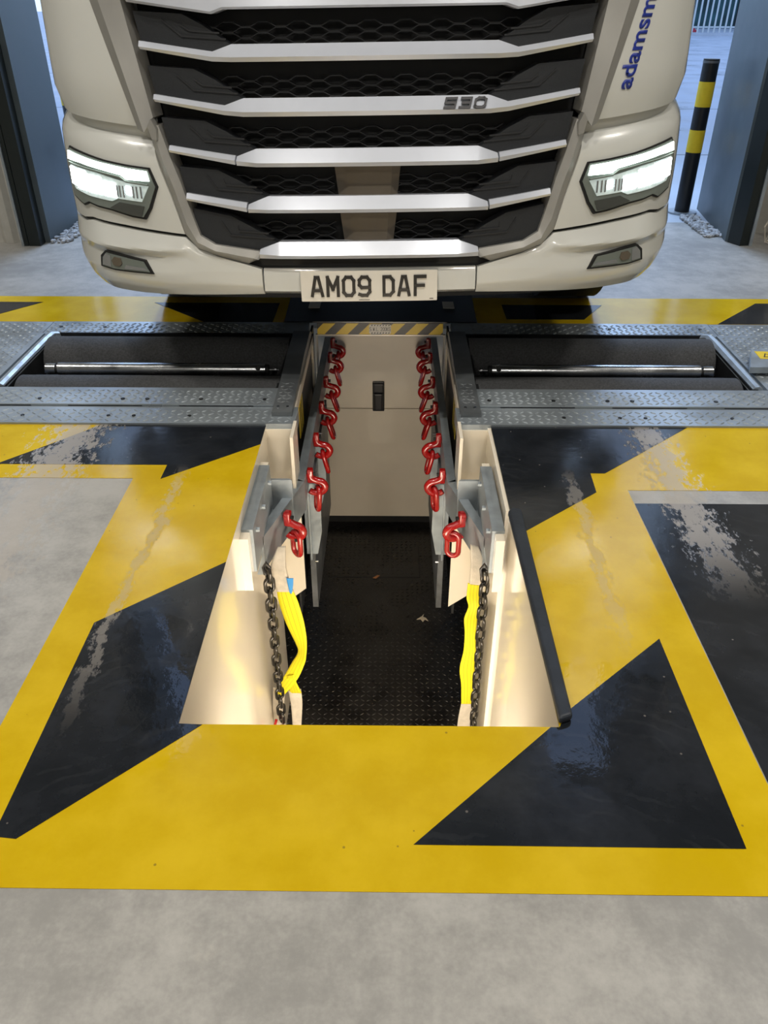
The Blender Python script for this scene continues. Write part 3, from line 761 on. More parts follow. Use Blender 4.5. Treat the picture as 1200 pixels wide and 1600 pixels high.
def band(u0, u1, zb, zt, off, nr=8, ns=40, sg=1, s1=None, th=.02, u0f=None):
    """skin panel between u0 and u1 (or arc length s1) and curves zb(s), zt(s); off(s, v)"""
    b = MB(); G_ = []; Gb = []
    for i in range(nr+1):
        v = i/nr; row = []; rb = []
        for j in range(ns+1):
            se = s1 if s1 else s_of(u1)
            # inner edge may slope with height
            z_m = zb(s_of(u0))*(1-v)+zt(s_of(u0))*v
            si = s_of(u0f(z_m)) if u0f else s_of(u0)
            s = si+(se-si)*j/ns
            z = zb(s)*(1-v)+zt(s)*v
            row.append(b.b.verts.new(surf(s, z, off(s, v), sg))); rb.append(b.b.verts.new(surf(s, z, off(s, v)-th, sg)))
        G_.append(row); Gb.append(rb)
    quadgrid(b, G_); quadgrid(b, Gb)
    for A, B in ((G_[0], Gb[0]), (G_[-1], Gb[-1]), ([r[0] for r in G_], [r[0] for r in Gb]), ([r[-1] for r in G_], [r[-1] for r in Gb])):
        for k in range(len(A)-1): b.b.faces.new((A[k], A[k+1], B[k+1], B[k]))
    return b
def panel(poly, off, th, cut=.03, sg=1, b=None):
    """a flat shape (u, z) cut into strips and laid on the curved skin"""
    b = b or MB(); t = bmesh.new()
    fc = t.faces.new([t.verts.new((p[0], 0, p[1])) for p in poly])
    bmesh.ops.triangulate(t, faces=[fc])
    x0, x1 = min(p[0] for p in poly), max(p[0] for p in poly)
    k = math.ceil(x0/cut)*cut
    while k < x1:
        bmesh.ops.bisect_plane(t, geom=t.verts[:]+t.edges[:]+t.faces[:], plane_co=(k, 0, 0), plane_no=(1, 0, 0)); k += cut
    F = {}; Bk = {}
    for v in t.verts:
        u = v.co.x; s = s_of(abs(u)); g = 1 if u >= 0 else -1
        F[v] = b.b.verts.new(surf(s, v.co.z, off, g*sg)); Bk[v] = b.b.verts.new(surf(s, v.co.z, off-th, g*sg))
    for f_ in t.faces:
        b.b.faces.new([F[v] for v in f_.verts]); b.b.faces.new([Bk[v] for v in f_.verts][::-1])
    for e_ in t.edges:
        if len(e_.link_faces) == 1:
            a, c = e_.verts; b.b.faces.new((F[a], F[c], Bk[c], Bk[a]))
    t.free(); return b
def loft(rows, sub=6, sg=1, closed=True, cap=True):
    """rows of control points (u, z, off), joined into a closed moulding"""
    b = MB(); V = []
    for r in rows:
        line = []
        for i in range(len(r)-1):
            n = max(1, int(abs(r[i+1][0]-r[i][0])/.04)) if sub is None else sub
            for k in range(n):
                t = k/n; line.append([r[i][j]*(1-t)+r[i+1][j]*t for j in range(3)])
        line.append(list(r[-1]))
        V.append([b.b.verts.new(surf(s_of(abs(p[0])), p[1], p[2], (1 if p[0] >= 0 else -1)*sg)) for p in line])
    n = len(V)
    for i in range(n if closed else n-1):
        A, B = V[i], V[(i+1) % n]
        for j in range(len(A)-1): b.b.faces.new((A[j], A[j+1], B[j+1], B[j]))
    if closed and cap:
        b.b.faces.new([v[0] for v in V]); b.b.faces.new([v[-1] for v in V][::-1])
    return b

# --- bars: (end u, end z, kink u, kink z, flat u, flat z top, crease z, bottom z)
def mir(h): return h+[(-p[0], p[1], p[2]) for p in h[::-1] if p[0] != 0]
full = [
 ((-.752, 1.283, 1.259), (-.505, 1.250, 1.222), (-.440, 1.270), 1.234, 1.220),
 ((-.722, 1.126, 1.104), (-.480, 1.092, 1.064), (-.414, 1.113), 1.074, 1.059),
]
for (e_, k_, f_, cz, bz) in full:
    top = mir([(e_[0], e_[1], .030), (k_[0], k_[1], .030), (f_[0], f_[1], .026)])
    cre = mir([(e_[0]+.002, e_[2]+.008, .042), (k_[0], k_[1]-.014, .050), (f_[0], cz, .056)])
    bot = mir([(e_[0]+.004, e_[2], .036), (k_[0], k_[2], .042), (f_[0], bz, .046)])
    bk = mir([(e_[0]+.004, e_[2], -.03), (k_[0], k_[2], -.03), (f_[0], bz, -.03)])
    bt = mir([(e_[0]+.004, e_[1]-.004, -.03), (k_[0], k_[1]-.006, -.03), (f_[0], f_[1]-.006, -.03)])
    tput(loft([top, cre, bot, bk, bt]), 'grille_bar', m_bar, auto=True)
for (ku, kz, kb, fu, fz, cz, bz) in ((-.452, .935, .908, -.384, .958, .917, .903), (-.424, .780, .755, -.354, .806, .767, .754), (-.395, .628, .600, -.323, .653, .612, .599)):
    top = mir([(ku, kz, .028), (fu, fz, .024)]); cre = mir([(ku, kz-.012, .048), (fu+.005, cz, .054)])
    bot = mir([(ku, kb, .042), (fu, bz, .044)]); bk = mir([(ku, kb, -.03), (fu, bz, -.03)]); bt = mir([(ku, kz-.006, -.03), (fu, fz-.006, -.03)])
    tput(loft([top, cre, bot, bk, bt]), 'grille_bar', m_bar)
for sg in (-1, 1):
    for (e0, z0, z0b, e1, z1, z1b) in ((.688, .969, .948, .457, .937, .910), (.645, .816, .793, .429, .785, .757)):
        rows = [[(e0, z0, .028), (e1, z1, .028)], [(e0, z0b+.007, .040), (e1, z1-.013, .048)], [(e0, z0b, .036), (e1, z1b, .042)], [(e0, z0b, -.02), (e1, z1b, -.02)], [(e0, z0-.005, -.02), (e1, z1-.005, -.02)]]
        tput(loft(rows, sg=sg), 'side_grille_bar', m_bar)
# top fascia above the first tier
t0 = mir([(-.90, 1.60, .02), (-.50, 1.57, .02), (-.455, 1.58, .02)]); t1 = mir([(-.775, 1.400, .045), (-.495, 1.362, .055), (-.455, 1.374, .055)])
t2 = mir([(-.775, 1.392, .035), (-.495, 1.355, .045), (-.455, 1.367, .045)]); t3 = mir([(-.775, 1.392, -.03), (-.495, 1.355, -.03), (-.455, 1.367, -.03)]); t4 = mir([(-.90, 1.60, -.03), (-.50, 1.57, -.03), (-.455, 1.58, -.03)])
tput(loft([t0, t1, t2, t3, t4]), 'fascia_panel', m_bar)
# backing
tput(band(-.0, .80, lambda s: .53, lambda s: 1.62, lambda s, v: -.075, 4, 10, 1, th=.01), 'grille_backing', m_black)
tput(band(-.0, .80, lambda s: .53, lambda s: 1.62, lambda s, v: -.075, 4, 10, -1, th=.01), 'grille_backing', m_black)
# --- the side shells of every tier, chevrons and honeycomb
tiers = [(1.249, .752, .505, .440, 0), (1.091, .722, .480, .414, 0), (.935, .695, .458, .384, 1), (.781, .650, .430, .354, 1), (.627, .612, .396, .323, 1)]
for k, (zk, ue, uk, uf, seam) in enumerate(tiers):
    H = .110 if k else .115
    for sg in (-1, 1):
        ze = zk+.033 if k < 4 else zk+.055
        sl_ = .045   # sides widen upwards
        poly = [(ue, ze-.006), (ue+.018, ze+.085), (uk+.10, zk+.108), (uk+.03, zk+.075), (uf+.005, zk+.018), (uk, zk-.006)]
        if k == 4: poly = [(.618, zk+.050), (.632, zk+.10), (.632, zk+.135), (uk+.10, zk+.110), (uk+.03, zk+.075), (uf+.005, zk+.018), (uk, zk-.004), (.56, zk+.012), (.60, zk+.03)]
        sh = tput(panel(poly, .012, .05, .03, sg), 'grille_side_shell', m_satin, smooth=True)
        # upper dark shelf leaning back
        b = MB()
        for (r_, o_) in ((1, .013),):
            pl = [(ue-.08, zk+.092), (uk+.105, zk+.045), (uf+.02, zk+.034)]
            pl2 = [(ue-.14, zk+.078), (uk+.075, zk+.060), (uf+.04, zk+.052)]
            pl3 = [(uk+.075, zk+.080), (uk+.06, zk+.052)]
            for q in (pl, pl2):
                for i in range(len(q)-1):
                    (a0, z0), (a1, z1) = q[i], q[i+1]; t = .0026
                    panel([(a0, z0+t), (a1, z1+t), (a1, z1-t), (a0, z0-t)], .016, .006, .05, sg, b)
        ch_ = b.build('chevron_rib', m_hex, sh)
    # honeycomb insert
    amp = .0064; half = uk+.05; SIDES = [(-half, half)] if k < 3 else [(-half, -.105), (.105, half)]
    hb = [MB() for _ in SIDES]
    per = [(0, 1), (.034, 1), (.060, -1), (.094, -1), (.120, 1)]
    def wave(x):
        x = x % .120
        for i in range(4):
            if x <= per[i+1][0]:
                return per[i][1]+(per[i+1][1]-per[i][1])*(x-per[i][0])/(per[i+1][0]-per[i][0])
    for j in range(7):
        zc = zk+.012+j*(amp*2+.0028)
        if j > 4: continue
        xs = []; x = -half
        n0 = math.floor(-half/.120)
        brk = sorted({round(n*.120+q, 4) for n in range(n0-1, -n0+2) for q in (0, .034, .060, .094)})
        brk = [q for q in brk if -half <= q <= half]
        for i in range(len(brk)-1):
            a0, a1 = brk[i], brk[i+1]; sgn = 1 if j % 2 == 0 else -1
            z0, z1 = zc+sgn*amp*wave(a0+1e-5), zc+sgn*amp*wave(a1-1e-5)
            t = .0017; inset = -.022-.022*(j/5)
            sd = [q for q, (l_, h_) in enumerate(SIDES) if l_ <= (a0+a1)/2 <= h_]
            if not sd: continue
            b = hb[sd[0]]
            pts = []
            for (x_, z_) in ((a0, z0), (a1, z1)):
                s = s_of(abs(x_)); g = 1 if x_ >= 0 else -1
                pts.append([b.b.verts.new(surf(s, z_+dz, o_, g)) for dz, o_ in ((t, inset), (-t, inset), (-t, inset-.02), (t, inset-.02))])
            for q in range(4): b.b.faces.new((pts[0][q], pts[0][(q+1) % 4], pts[1][(q+1) % 4], pts[1][q]))
    for b in hb: tput(b, 'honeycomb_mesh', m_hex, smooth=False)
# sensor covers between the lowest bars
for (a0, z0, a1, z1) in ((.118, .895, .106, .796), (.103, .742, .090, .642)):
    b = MB()
    o1, o2 = -.028, -.006
    rows = [[(-a0, z0, o1), (-a0+.048, z0, o2), (a0-.03, z0, o2), (a0, z0, o1)], [(-a1, z1, o1), (-a1+.038, z1, o2), (a1-.026, z1, o2), (a1, z1, o1)],
            [(-a1, z1, -.07), (-a1+.038, z1, -.07), (a1-.026, z1, -.07), (a1, z1, -.07)], [(-a0, z0, -.07), (-a0+.048, z0, -.07), (a0-.03, z0, -.07), (a0, z0, -.07)]]
    tput(loft(rows, 3), 'sensor_cover', m_radar)

for sg in (-1, 1):
    # silver surround running down the side and under the grille
    # u grows inwards from outer to inner line
    outer = [(.768, 1.03), (.760, .985), (.742, .894), (.710, .794), (.678, .675), (.634, .624), (.560, .598), (.450, .571), (.410, .588)]
    inner = [(.722, 1.03), (.714, 1.005), (.690, .925), (.664, .848), (.636, .745), (.612, .672), (.560, .642), (.399, .620), (.397, .597)]
    mid = [((o[0]*.45+i_[0]*.55), (o[1]*.45+i_[1]*.55)) for o, i_ in zip(outer, inner)]
    rows = [[(u, z, .008) for u, z in outer], [(u, z, .036) for u, z in mid], [(u, z, .026) for u, z in inner], [(u, z, -.05) for u, z in inner], [(u, z, -.03) for u, z in outer]]
    tput(loft(rows, 4, sg), 'grille_surround', m_trim)
    # small clip between surround and pillar trim
    tput(panel([(.738, 1.052), (.722, 1.020), (.724, .985), (.742, .990), (.752, 1.03)], .046, .03, .02, sg), 'trim_clip', m_trim)
    # pillar trim
    rows = [[(.796, 1.018, .030), (.910, 1.40, .030), (1.0, 1.72, .03)], [(.765, 1.010, .050), (.868, 1.41, .050), (.955, 1.72, .05)], [(.735, 1.055, .030), (.805, 1.43, .030), (.872, 1.72, .03)],
            [(.735, 1.055, -.05), (.805, 1.43, -.05), (.872, 1.72, -.05)], [(.796, 1.018, -.02), (.910, 1.40, -.02), (1.0, 1.72, -.02)]]
    tput(loft(rows, 5, sg), 'pillar_trim', m_trim)
    # upper corner panel
    ub = lambda z: .798+(z-1.02)*.298
    zb_up = lambda s: interp(s, [s_of(.79), s_of(.955), s_of(1.10), s_of(1.16), s_of(1.2)+.1, 2.4], [1.022, 1.036, 1.052, 1.072, 1.12, 1.16])
    def off_up(s, v):
        o = .028-.022*max(0, 1-v*9)**2
        return o-.035*max(0, min(1, (s-s_of(1.13))/.25))
    o = tput(band(.80, 1.2, zb_up, lambda s: 1.95, off_up, 12, 40, sg, s1=2.3, u0f=ub), 'corner_panel', m_white)
    # headlight panel
    zt_h = lambda s: interp(s, [s_of(.76), s_of(.96), s_of(1.10), s_of(1.15), s_of(1.2)+.1, 2.3], [.988, 1.008, 1.028, 1.046, 1.07, 1.09])
    zb_h = lambda s: interp(s, [s_of(.68), s_of(.91), s_of(1.06), s_of(1.10), s_of(1.16), 2.3], [.672, .693, .703, .693, .695, .72])
    uh = lambda z: interp(z, [.66, .794, .894, .99], [.672, .708, .742, .765])
    def off_h(s, v):
        return .012 - (.040*((v-.80)/.2)**1.6 if v > .80 else 0)+.006*math.sin(v*3.1)
    tput(band(.70, 1.2, zb_h, zt_h, off_h, 14, 44, sg, s1=2.2, u0f=uh), 'headlight_panel', m_white)
    # dark gap line and recess between panels
    tput(band(.66, 1.2, lambda s: zb_h(s)-.02, lambda s: zb_h(s)+.01, lambda s, v: -.004, 1, 30, sg, s1=2.0, th=.01), 'panel_gap', m_black)
    tput(band(.75, 1.2, lambda s: zt_h(s)-.02, lambda s: zb_up(s)+.03, lambda s, v: -.022, 1, 30, sg, s1=2.2, th=.01), 'panel_recess', m_white)
    # bumper side
    zt_b = lambda s: interp(s, [s_of(.395), s_of(.45), s_of(.56), s_of(.634), s_of(.675), s_of(.91), s_of(1.06), s_of(1.10), s_of(1.16), 2.2], [.555, .570, .597, .620, .660, .681, .692, .681, .683, .70])
    zb_b = lambda s: interp(s, [s_of(.39), s_of(.88), s_of(1.03), s_of(1.12), s_of(1.18), 2.2], [.459, .443, .443, .452, .47, .50])
    def off_b(s, v):
        z = zb_b(s)*(1-v)+zt_b(s)*v
        o = .0
        # ledge sweeping in from the fog lamp to the centre
        uu = interp(s, SL, UX)
        f1 = max(0, min(1, (uu-.62)/.15))
        f2 = 1-.8*max(0, min(1, (uu-1.0)/.18))
        zt_ = zt_b(s)
        pro = interp(z, [.44, .478, .535, .592, .618, zt_], [.0, .020, .022, .012, .034, .004])
        pin = interp(z, [.44, .478, .545, .60, zt_+.001], [.0, .010, .012, .004, -.006])
        o += f2*(pro*f1+pin*(1-f1))
        cz = max(0, min(1, (s-s_of(1.0))/.3))
        o -= (.018+.022*cz)*max(0, 1-v*2.6)**1.6
        return o+.010
    tput(band(.397, 1.2, zb_b, zt_b, off_b, 34, 64, sg, s1=1.9), 'bumper_side', m_white)
    # headlight
    hl_out = [(1.117, .940), (1.052, .930), (.952, .911), (.861, .900), (.776, .893), (.752, .831), (.787, .757), (.815, .719), (.867, .724), (.954, .741), (1.007, .746), (1.048, .754), (1.076, .741), (1.135, .762), (1.150, .839), (1.140, .905)]
    hl = tput(panel(hl_out, .022, .02, .02, sg), 'headlight', m_black, label='lit headlight')
    hin = [(1.112, .934), (1.052, .925), (.952, .906), (.861, .895), (.782, .888), (.762, .831), (.795, .762), (.822, .727), (.867, .731), (.954, .748), (1.007, .753), (1.048, .761), (1.076, .748), (1.127, .768), (1.142, .839), (1.132, .90)]
    panel(hin, .025, .003, .02, sg).build('lamp_housing', m_housing, hl, True)
    drl = [(1.120, .925), (1.052, .916), (.98, .904), (.861, .889), (.787, .882), (.781, .850), (.868, .852), (.888, .866), (.986, .882), (1.06, .893), (1.128, .895)]
    panel(drl, .029, .004, .02, sg).build('running_light', m_lampon, hl, True, label='white lit running light strip')
    lens = [(1.118, .878), (1.05, .873), (.989, .866), (.887, .846), (.786, .833), (.819, .780), (.912, .786), (.938, .775), (1.037, .783), (1.105, .795), (1.128, .83)]
    panel(lens, .028, .003, .02, sg).build('reflector', m_lampdim, hl, True)
    for (a0, a1, z0, z1) in ((.915, .965, .79, .838), (.975, 1.03, .795, .853), (1.04, 1.085, .80, .866), (1.09, 1.115, .81, .868), (.855, .872, .80, .828)):
        panel([(a0, z0), (a1, z0+.003), (a1, z1+.004), (a0, z1)], .033, .005, .02, sg).build('lamp_module', m_lampon2, hl, True, label='bright lamp module')
    for a0 in (.812, .828, .842, .88, .894, .905):
        panel([(a0, .792), (a0+.006, .792), (a0+.006, .832), (a0, .830)], .032, .004, .02, sg).build('reflector_rib', m_chrome, hl)
    panel([(.951, .752), (.908, .774), (.812, .765), (.826, .731), (.867, .734)], .029, .003, .02, sg).build('indicator_lens', m_smoke, hl, True)
    b = MB()
    for (a0, z0, a1, z1) in ((.786, .838, .868, .846), (.868, .846, .89, .860), (.89, .860, .99, .874), (.99, .874, 1.12, .886)):
        panel([(a0, z0+.002), (a1, z1+.002), (a1, z1-.003), (a0, z0-.003)], .034, .008, .02, sg, b)
    b.build('lamp_divider', m_housing, hl, True)
    # fog lamp
    fg = tput(panel([(.995, .597), (1.018, .576), (1.024, .536), (.965, .530), (.803, .531), (.832, .578), (.928, .590)], .0365, .03, .02, sg), 'fog_lamp', m_black)
    panel([(.990, .590), (1.008, .572), (1.014, .541), (.965, .536), (.818, .537), (.838, .573), (.928, .584)], .039, .004, .02, sg).build('lens', m_housing, fg, True)
    panel([(.992, .588), (1.006, .570), (1.010, .545), (.975, .541), (.972, .583)], .041, .003, .02, sg).build('reflector', m_chrome, fg, True)
    panel([(.93, .578), (.955, .580), (.968, .566), (.962, .55), (.935, .548), (.925, .56)], .043, .006, .02, sg).build('bulb_shroud', m_radar, fg, True)
    panel([(.91, .556), (.835, .552), (.823, .542), (.92, .541)], .041, .003, .02, sg).build('reflector', m_chrome, fg, True)
# bumper centre
zc = lambda s: .459
b = MB(); V = []
rows = [[(-.393, .459, -.012), (.393, .459, -.012)], [(-.393, .474, .012), (.393, .474, .012)], [(-.393, .535, .012), (.393, .535, .012)], [(-.393, .555, .004), (.393, .555, .004)], [(-.393, .555, -.04), (.393, .555, -.04)], [(-.393, .459, -.05), (.393, .459, -.05)]]
tput(loft(rows, 16), 'bumper_centre', m_white)
tput(panel([(-.452, .572), (-.398, .594), (.398, .594), (.452, .572), (.395, .554), (-.395, .554)], -.006, .05, .05), 'intake_slot', m_black)
for sg in (-1, 1):
    tput(band(0, 1.1, lambda s: .425+.02*max(0, s-.9), lambda s: .462, lambda s, v: -.035-.03*(1-v), 2, 24, sg, s1=s_of(1.17), th=.02), 'lower_lip', m_black)
# number plate
np_ = tput(panel([(-.252, .441), (.248, .441), (.250, .443), (.250, .550), (.248, .552), (-.252, .552), (-.254, .550), (-.254, .443)], .030, .006, .05), 'number_plate', m_plw, label='white number plate reading AM09 DAF')
b = MB()
ln, Wn = strokes('AM09 DAF', .066, .038, .0205, .0, FONT)
letter_mesh(b, ln, .0115, lambda x, z, d: surf(s_of(abs(x-Wn/2-.004)), z+.464, .030+d, 1 if x-Wn/2-.004 >= 0 else -1), .003)
b.build('registration_lettering', m_txt, np_)
b = MB(); panel([(-.04, .4455), (.0, .4455), (.0, .4475), (-.04, .4475)], .0307, .001, .05, 1, b); panel([(.222, .447), (.236, .447), (.236, .4495), (.222, .4495)], .0307, .001, .05, 1, b)
b.build('maker_mark', m_txt, np_)
# model badge on the second bar
b = MB(); ln, Wn = strokes('530', .0255, .034, .016, .0, FONT)
letter_mesh(b, ln, .0068, lambda x, z, d: surf(s_of(.262+x+z*.35), 1.080+z, .0545-.72*z+d, 1), .006)
tput(b, 'model_badge', m_badge, smooth=False, label='dark chrome 530 badge')
# blue lettering up the right corner panel
cu = bpy.data.curves.new('txt', 'FONT'); cu.body = 'adamsm'; cu.size = .1; cu.offset = .0022; cu.extrude = 0
to = bpy.data.objects.new('txt', cu); C.objects.link(to); dg = bpy.context.evaluated_depsgraph_get(); dg.update()
me = bpy.data.meshes.new_from_object(to.evaluated_get(dg)); bpy.data.objects.remove(to)
t = bmesh.new(); t.from_mesh(me)
xs = [v.co.x for v in t.verts]; mx = max(xs)
LT = .268
bmesh.ops.triangulate(t, faces=t.faces[:])
for k in range(1, 16):
    bmesh.ops.bisect_plane(t, geom=t.verts[:]+t.edges[:]+t.faces[:], plane_co=(mx*k/16, 0, 0), plane_no=(1, 0, 0))
for v in t.verts:
    a = v.co.x/mx*LT; c_ = v.co.y*.86
    z = 1.114+a; u = .902-c_*.86+a*.235
    v.co = surf(s_of(u), z, .030+(0 if z > 1.06 else 0), 1)
r_ = bmesh.ops.extrude_face_region(t, geom=t.faces[:])
bmesh.ops.translate(t, vec=(0, .004, 0), verts=[e_ for e_ in r_['geom'] if isinstance(e_, bmesh.types.BMVert)])
b = MB(); b.b.free(); b.b = t
tput(b, 'side_lettering', m_ink, smooth=False, label='dark blue lettering running up the corner panel')
# cab above, screen, chassis
b = MB(); b.prism([(-1.2, 3.70), (1.2, 3.70), (1.2, 5.2), (-1.2, 5.2)], 'z', 1.0, 3.6); tput(b, 'cab_shell', m_white, smooth=False)
tput(band(0, 1.1, lambda s: 1.58, lambda s: 1.97, lambda s, v: -.0, 3, 20, 1, s1=s_of(1.2), th=.03), 'upper_front_panel', m_white)
tput(band(0, 1.1, lambda s: 1.58, lambda s: 1.97, lambda s, v: -.0, 3, 20, -1, s1=s_of(1.2), th=.03), 'upper_front_panel', m_white)
for sg in (-1, 1):
    tput(band(0, 1.1, lambda s: 1.97, lambda s: 2.95, lambda s, v: -.02-.10*v, 4, 20, sg, s1=s_of(1.2), th=.02), 'windscreen', m_glass)
    tput(band(0, 1.1, lambda s: 2.95, lambda s: 3.6, lambda s, v: -.12-.12*v, 4, 20, sg, s1=s_of(1.2), th=.02), 'roof_front', m_white)
b = MB(); b.box(-.45, .45, 3.35, 5.2, .50, 1.0); tput(b, 'chassis', m_black, smooth=False)
b = MB(); b.box(-1.22, 1.22, 5.6, 16, 1.05, 3.7); tput(b, 'unseen_rear_body', m_white, smooth=False)  # unseen body added to keep yard light from under the truck
for sg in (-1, 1):
    b = MB(); b.box(sg*1.19-.015, sg*1.19+.015, 4.95, 15.8, .28, 1.05); tput(b, 'unseen_side_skirt', m_white, smooth=False)  # unseen skirts added to shut out daylight from the sides
b = MB(); b.box(-1.2, 1.2, 6.4, 6.45, .22, 1.05); tput(b, 'unseen_crossmember', m_black, smooth=False)  # unseen full-width sheet added to close the underside to light
b = MB(); b.cyl((-1.1, 4.40, .52), (1.1, 4.40, .52), .06, 12); tput(b, 'axle', m_black, smooth=False)
for sg in (-1, 1):
    b = MB(); b.cyl((sg*.86, 4.40, .505), (sg*1.17, 4.40, .505), .50, 48)
    o = b.build('tyre', m_tyre, truck, True); o.location = (0, -TY, 0)

# ------------------------------------------------------------------ building: doorway sides, walls, ceiling
DY0, DY1 = 5.42, 6.5
def ribs(x0, x1, y, z1, sgn=1):
    b = MB(); b.box(x0, x1, y, y+.5, 0, z1); return b
b = MB(); b.box(-2.36, -2.29, 5.42, 6.0, 0, 5.5); struct(b.build('trim_3', m_steelblue))
b = MB(); b.prism([(2.275, 5.52), (2.36, 5.44), (2.55, 6.45), (2.40, 6.5)], 'z', 0, 5.5); struct(b.build('trim_4', m_steelblue))
b = MB(); b.box(-2.40, -2.325, 5.33, 5.415, 0, 5.5); b.box(-2.43, -2.405, 5.33, 5.36, 0, 5.5); struct(b.build('trim_5', m_darkgreen))
b = MB(); b.prism([(2.285, 5.50), (2.33, 5.40), (2.39, 5.41), (2.37, 5.43)], 'z', 0, 5.5); struct(b.build('trim_6', m_darkgreen))
b = MB(); b.box(2.392, 2.412, 5.40, 5.44, 0, 5.5); b.box(-2.446, -2.432, 5.32, 5.36, 0, 5.5); struct(b.build('trim_7', m_galv))
b = MB(); b.box(-7, -2.42, 5.42, 5.95, 0, 6)
for k in range(30):
    x = -2.50-k*.15; b.prism([(x, 5.42), (x-.03, 5.395), (x-.08, 5.395), (x-.11, 5.42)], 'z', 0.001, 6)
struct(b.build('wall_front_left', m_wall))
b = MB(); b.box(2.66, 7, 5.46, 5.95, 0, 6); b.box(2.46, 2.66, 5.75, 5.95, 0, 6)
struct(b.build('wall_front_right', m_wall))
struct(MB().box(-7, 7, 5.42, 5.95, 5.0, 6).build('wall_front_lintel', m_wall)) if False else None
struct(MB().box(-7.2, -7, -9, 6, 0, 6).build('wall_left', m_wall))
struct(MB().box(7, 7.2, -9, 6, 0, 6).build('wall_right', m_wall))
struct(MB().box(-7.2, 7.2, -9.2, -9, 0, 6).build('wall_back', m_wall))
struct(MB().box(-7.2, 7.2, -9.2, 6, 6, 6.2).build('ceiling', m_ceil))
for i, (x, y) in enumerate(HALL_LAMPS):
    r = empty('ceiling_light', (x, y, 5.3), 'long suspended LED ceiling light above the hall floor', 'ceiling light', 'ceiling lights')
    MB().box(-.7, .7, -.12, .12, .03, .10, .01).build('housing', m_galv, r)
    MB().box(-.66, .66, -.10, .10, .02, .03).build('diffuser', m_led, r)
    MB().cyl((-.5, 0, .1), (-.5, 0, .70), .006, 6).cyl((.5, 0, .1), (.5, 0, .70), .006, 6).build('suspension_wire', m_galv, r)
# pit lamp under the near lip
pl_ = empty('pit_lamp', (-.04, 1.27, -.75), 'flat pit light panel fixed to the near pit wall below the floor edge', 'pit light')
MB().box(-.33, .33, -.029, .0, -.28, .28, .005).build('housing', m_galv, pl_)
MB().box(-.31, .31, .0, .01, -.26, .26).build('diffuser', m_led, pl_)
# loose cables at the foot of the right doorway
for i, (pts, lb) in enumerate((([(2.60, 5.44, .02), (2.50, 5.42, .03), (2.47, 5.41, .12), (2.55, 5.43, .28), (2.62, 5.44, .40)], 'upper'), ([(2.72, 5.30, .012), (2.56, 5.28, .012), (2.45, 5.31, .05), (2.50, 5.34, .16), (2.6, 5.35, .012)], 'lower'))):
    tag(MB().tube(pts, .006, 8).build('loose_cable', m_webb, smooth=True), f'thin pale cable looping at the foot of the right doorway, {lb} of two', 'cable')

# ------------------------------------------------------------------ yard
struct(MB().box(-60, 60, 6.05, 90, -.12, -.001).build('yard_ground', m_yard))
b = MB()
for yy in (9.0, 13.0, 19.0, 26.0): b.box(-30, 30, yy, yy+.03, -.001, .0008)
struct(b.build('yard_joint', m_platedark))
def stones(x0, x1, y0, y1, n, label, nm):
    b = MB()
    for i in range(n):
        x, y, r = random.uniform(x0, x1), random.uniform(y0, y1), random.uniform(.008, .022)
        bmesh.ops.create_icosphere(b.b, subdivisions=1, radius=r, matrix=Matrix.Translation((x, y, r*.6)) @ Matrix.Rotation(random.random()*6, 4, 'Z') @ Matrix.Diagonal((1, random.uniform(.6, 1.1), .7, 1)))
    o = b.build(nm, m_stone); tag(o, label, 'gravel', kind='stuff')
stones(2.17, 2.30, 5.62, 6.22, 260, 'strip of loose grey gravel along the foot of the right doorway column', 'gravel')
stones(-2.28, -2.16, 5.40, 6.10, 260, 'strip of loose grey gravel along the foot of the left doorway column', 'gravel')
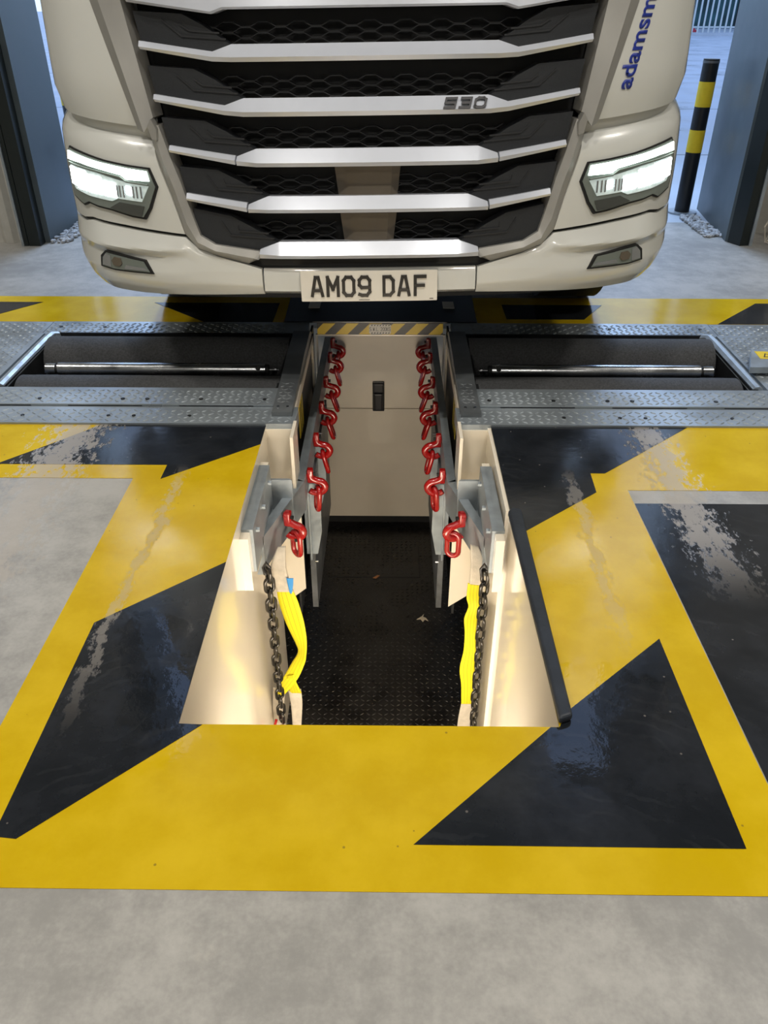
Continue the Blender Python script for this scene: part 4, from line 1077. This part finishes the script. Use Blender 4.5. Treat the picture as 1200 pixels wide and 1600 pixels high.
def bollard(x, y, label):
    r = empty('bollard', (x, y, 0), label, 'bollard', 'black and yellow bollards')
    b = MB().cyl((0, 0, .0), (0, 0, 1.03), .055, 28); b.build('post', m_blkpl, r, True)
    for z0, z1 in ((.73, .89), (.43, .58)):
        MB().cyl((0, 0, z0), (0, 0, z1), .0562, 28).build('yellow_band', m_yelpl, r, True)
    MB().cyl((0, 0, .0), (0, 0, .012), .11, 28).build('base_flange', m_galv, r)
    MB().cyl((0, 0, 1.005), (0, 0, 1.02), .0565, 28).build('top_band', m_platedark, r)
bollard(2.24, 6.37, 'black and yellow striped bollard standing outside the doorway at right')
bollard(-2.33, 6.37, 'black and yellow striped bollard outside at left, mostly hidden behind the lorry')
# palisade fence
fn = empty('palisade_fence', (13.5, 38.2, 0), 'grey metal palisade fence across the far side of the yard', 'fence')
pale = None
for i in range(46):
    x = -4.5+i*.225
    if pale is None:
        b = MB(); b.prism([(-.034, .06), (.034, .06), (.034, 2.3), (0, 2.42), (-.034, 2.3)], 'y', -.01, .01); pale = b.build('pale', m_fence, fn); pale.location.x = x
    else:
        q = pale.copy(); C.objects.link(q); q.parent = fn; q.location.x = x
MB().box(-4.6, 6, .01, .05, .28, .34).build('fence_rail', m_fence, fn); MB().box(-4.6, 6, .01, .05, 1.9, 1.96).build('fence_rail', m_fence, fn)
for x in (-4.5, -1.9, .8, 3.5): MB().box(x-.05, x+.05, .05, .15, 0, 2.3).build('fence_post', m_fence, fn)
MB().box(-5, 6.5, -.1, .2, 0, .12).build('kerb', m_yard, fn)
sh_ = empty('dark_shelter', (13.5, 47, 0), 'dark teal sheeted building beyond the fence', 'building')
MB().box(-12, 14, 0, 6, 0, 7).build('walls', m_bush, sh_)
MB().box(-12.3, 14.3, -.3, 6.3, 7, 7.3).build('roof', m_fence, sh_)
for k in range(5): MB().box(-10+k*4.6, -8+k*4.6, -.03, .05, 0, 3).build('doorway', m_black, sh_)
rb_ = empty('red_barrier', (12.55, 39.6, 0), 'low red plastic barrier behind the palisade fence', 'barrier')
b = MB(); b.prism([(-.55, 0), (.55, 0), (.50, .12), (.15, .34), (-.5, .40)], 'y', -.12, .12); b.build('body', m_redcar, rb_)
MB().box(-.62, -.55, -.2, .2, 0, .06).box(.5, .62, -.2, .2, 0, .06).build('foot', m_blkpl, rb_)
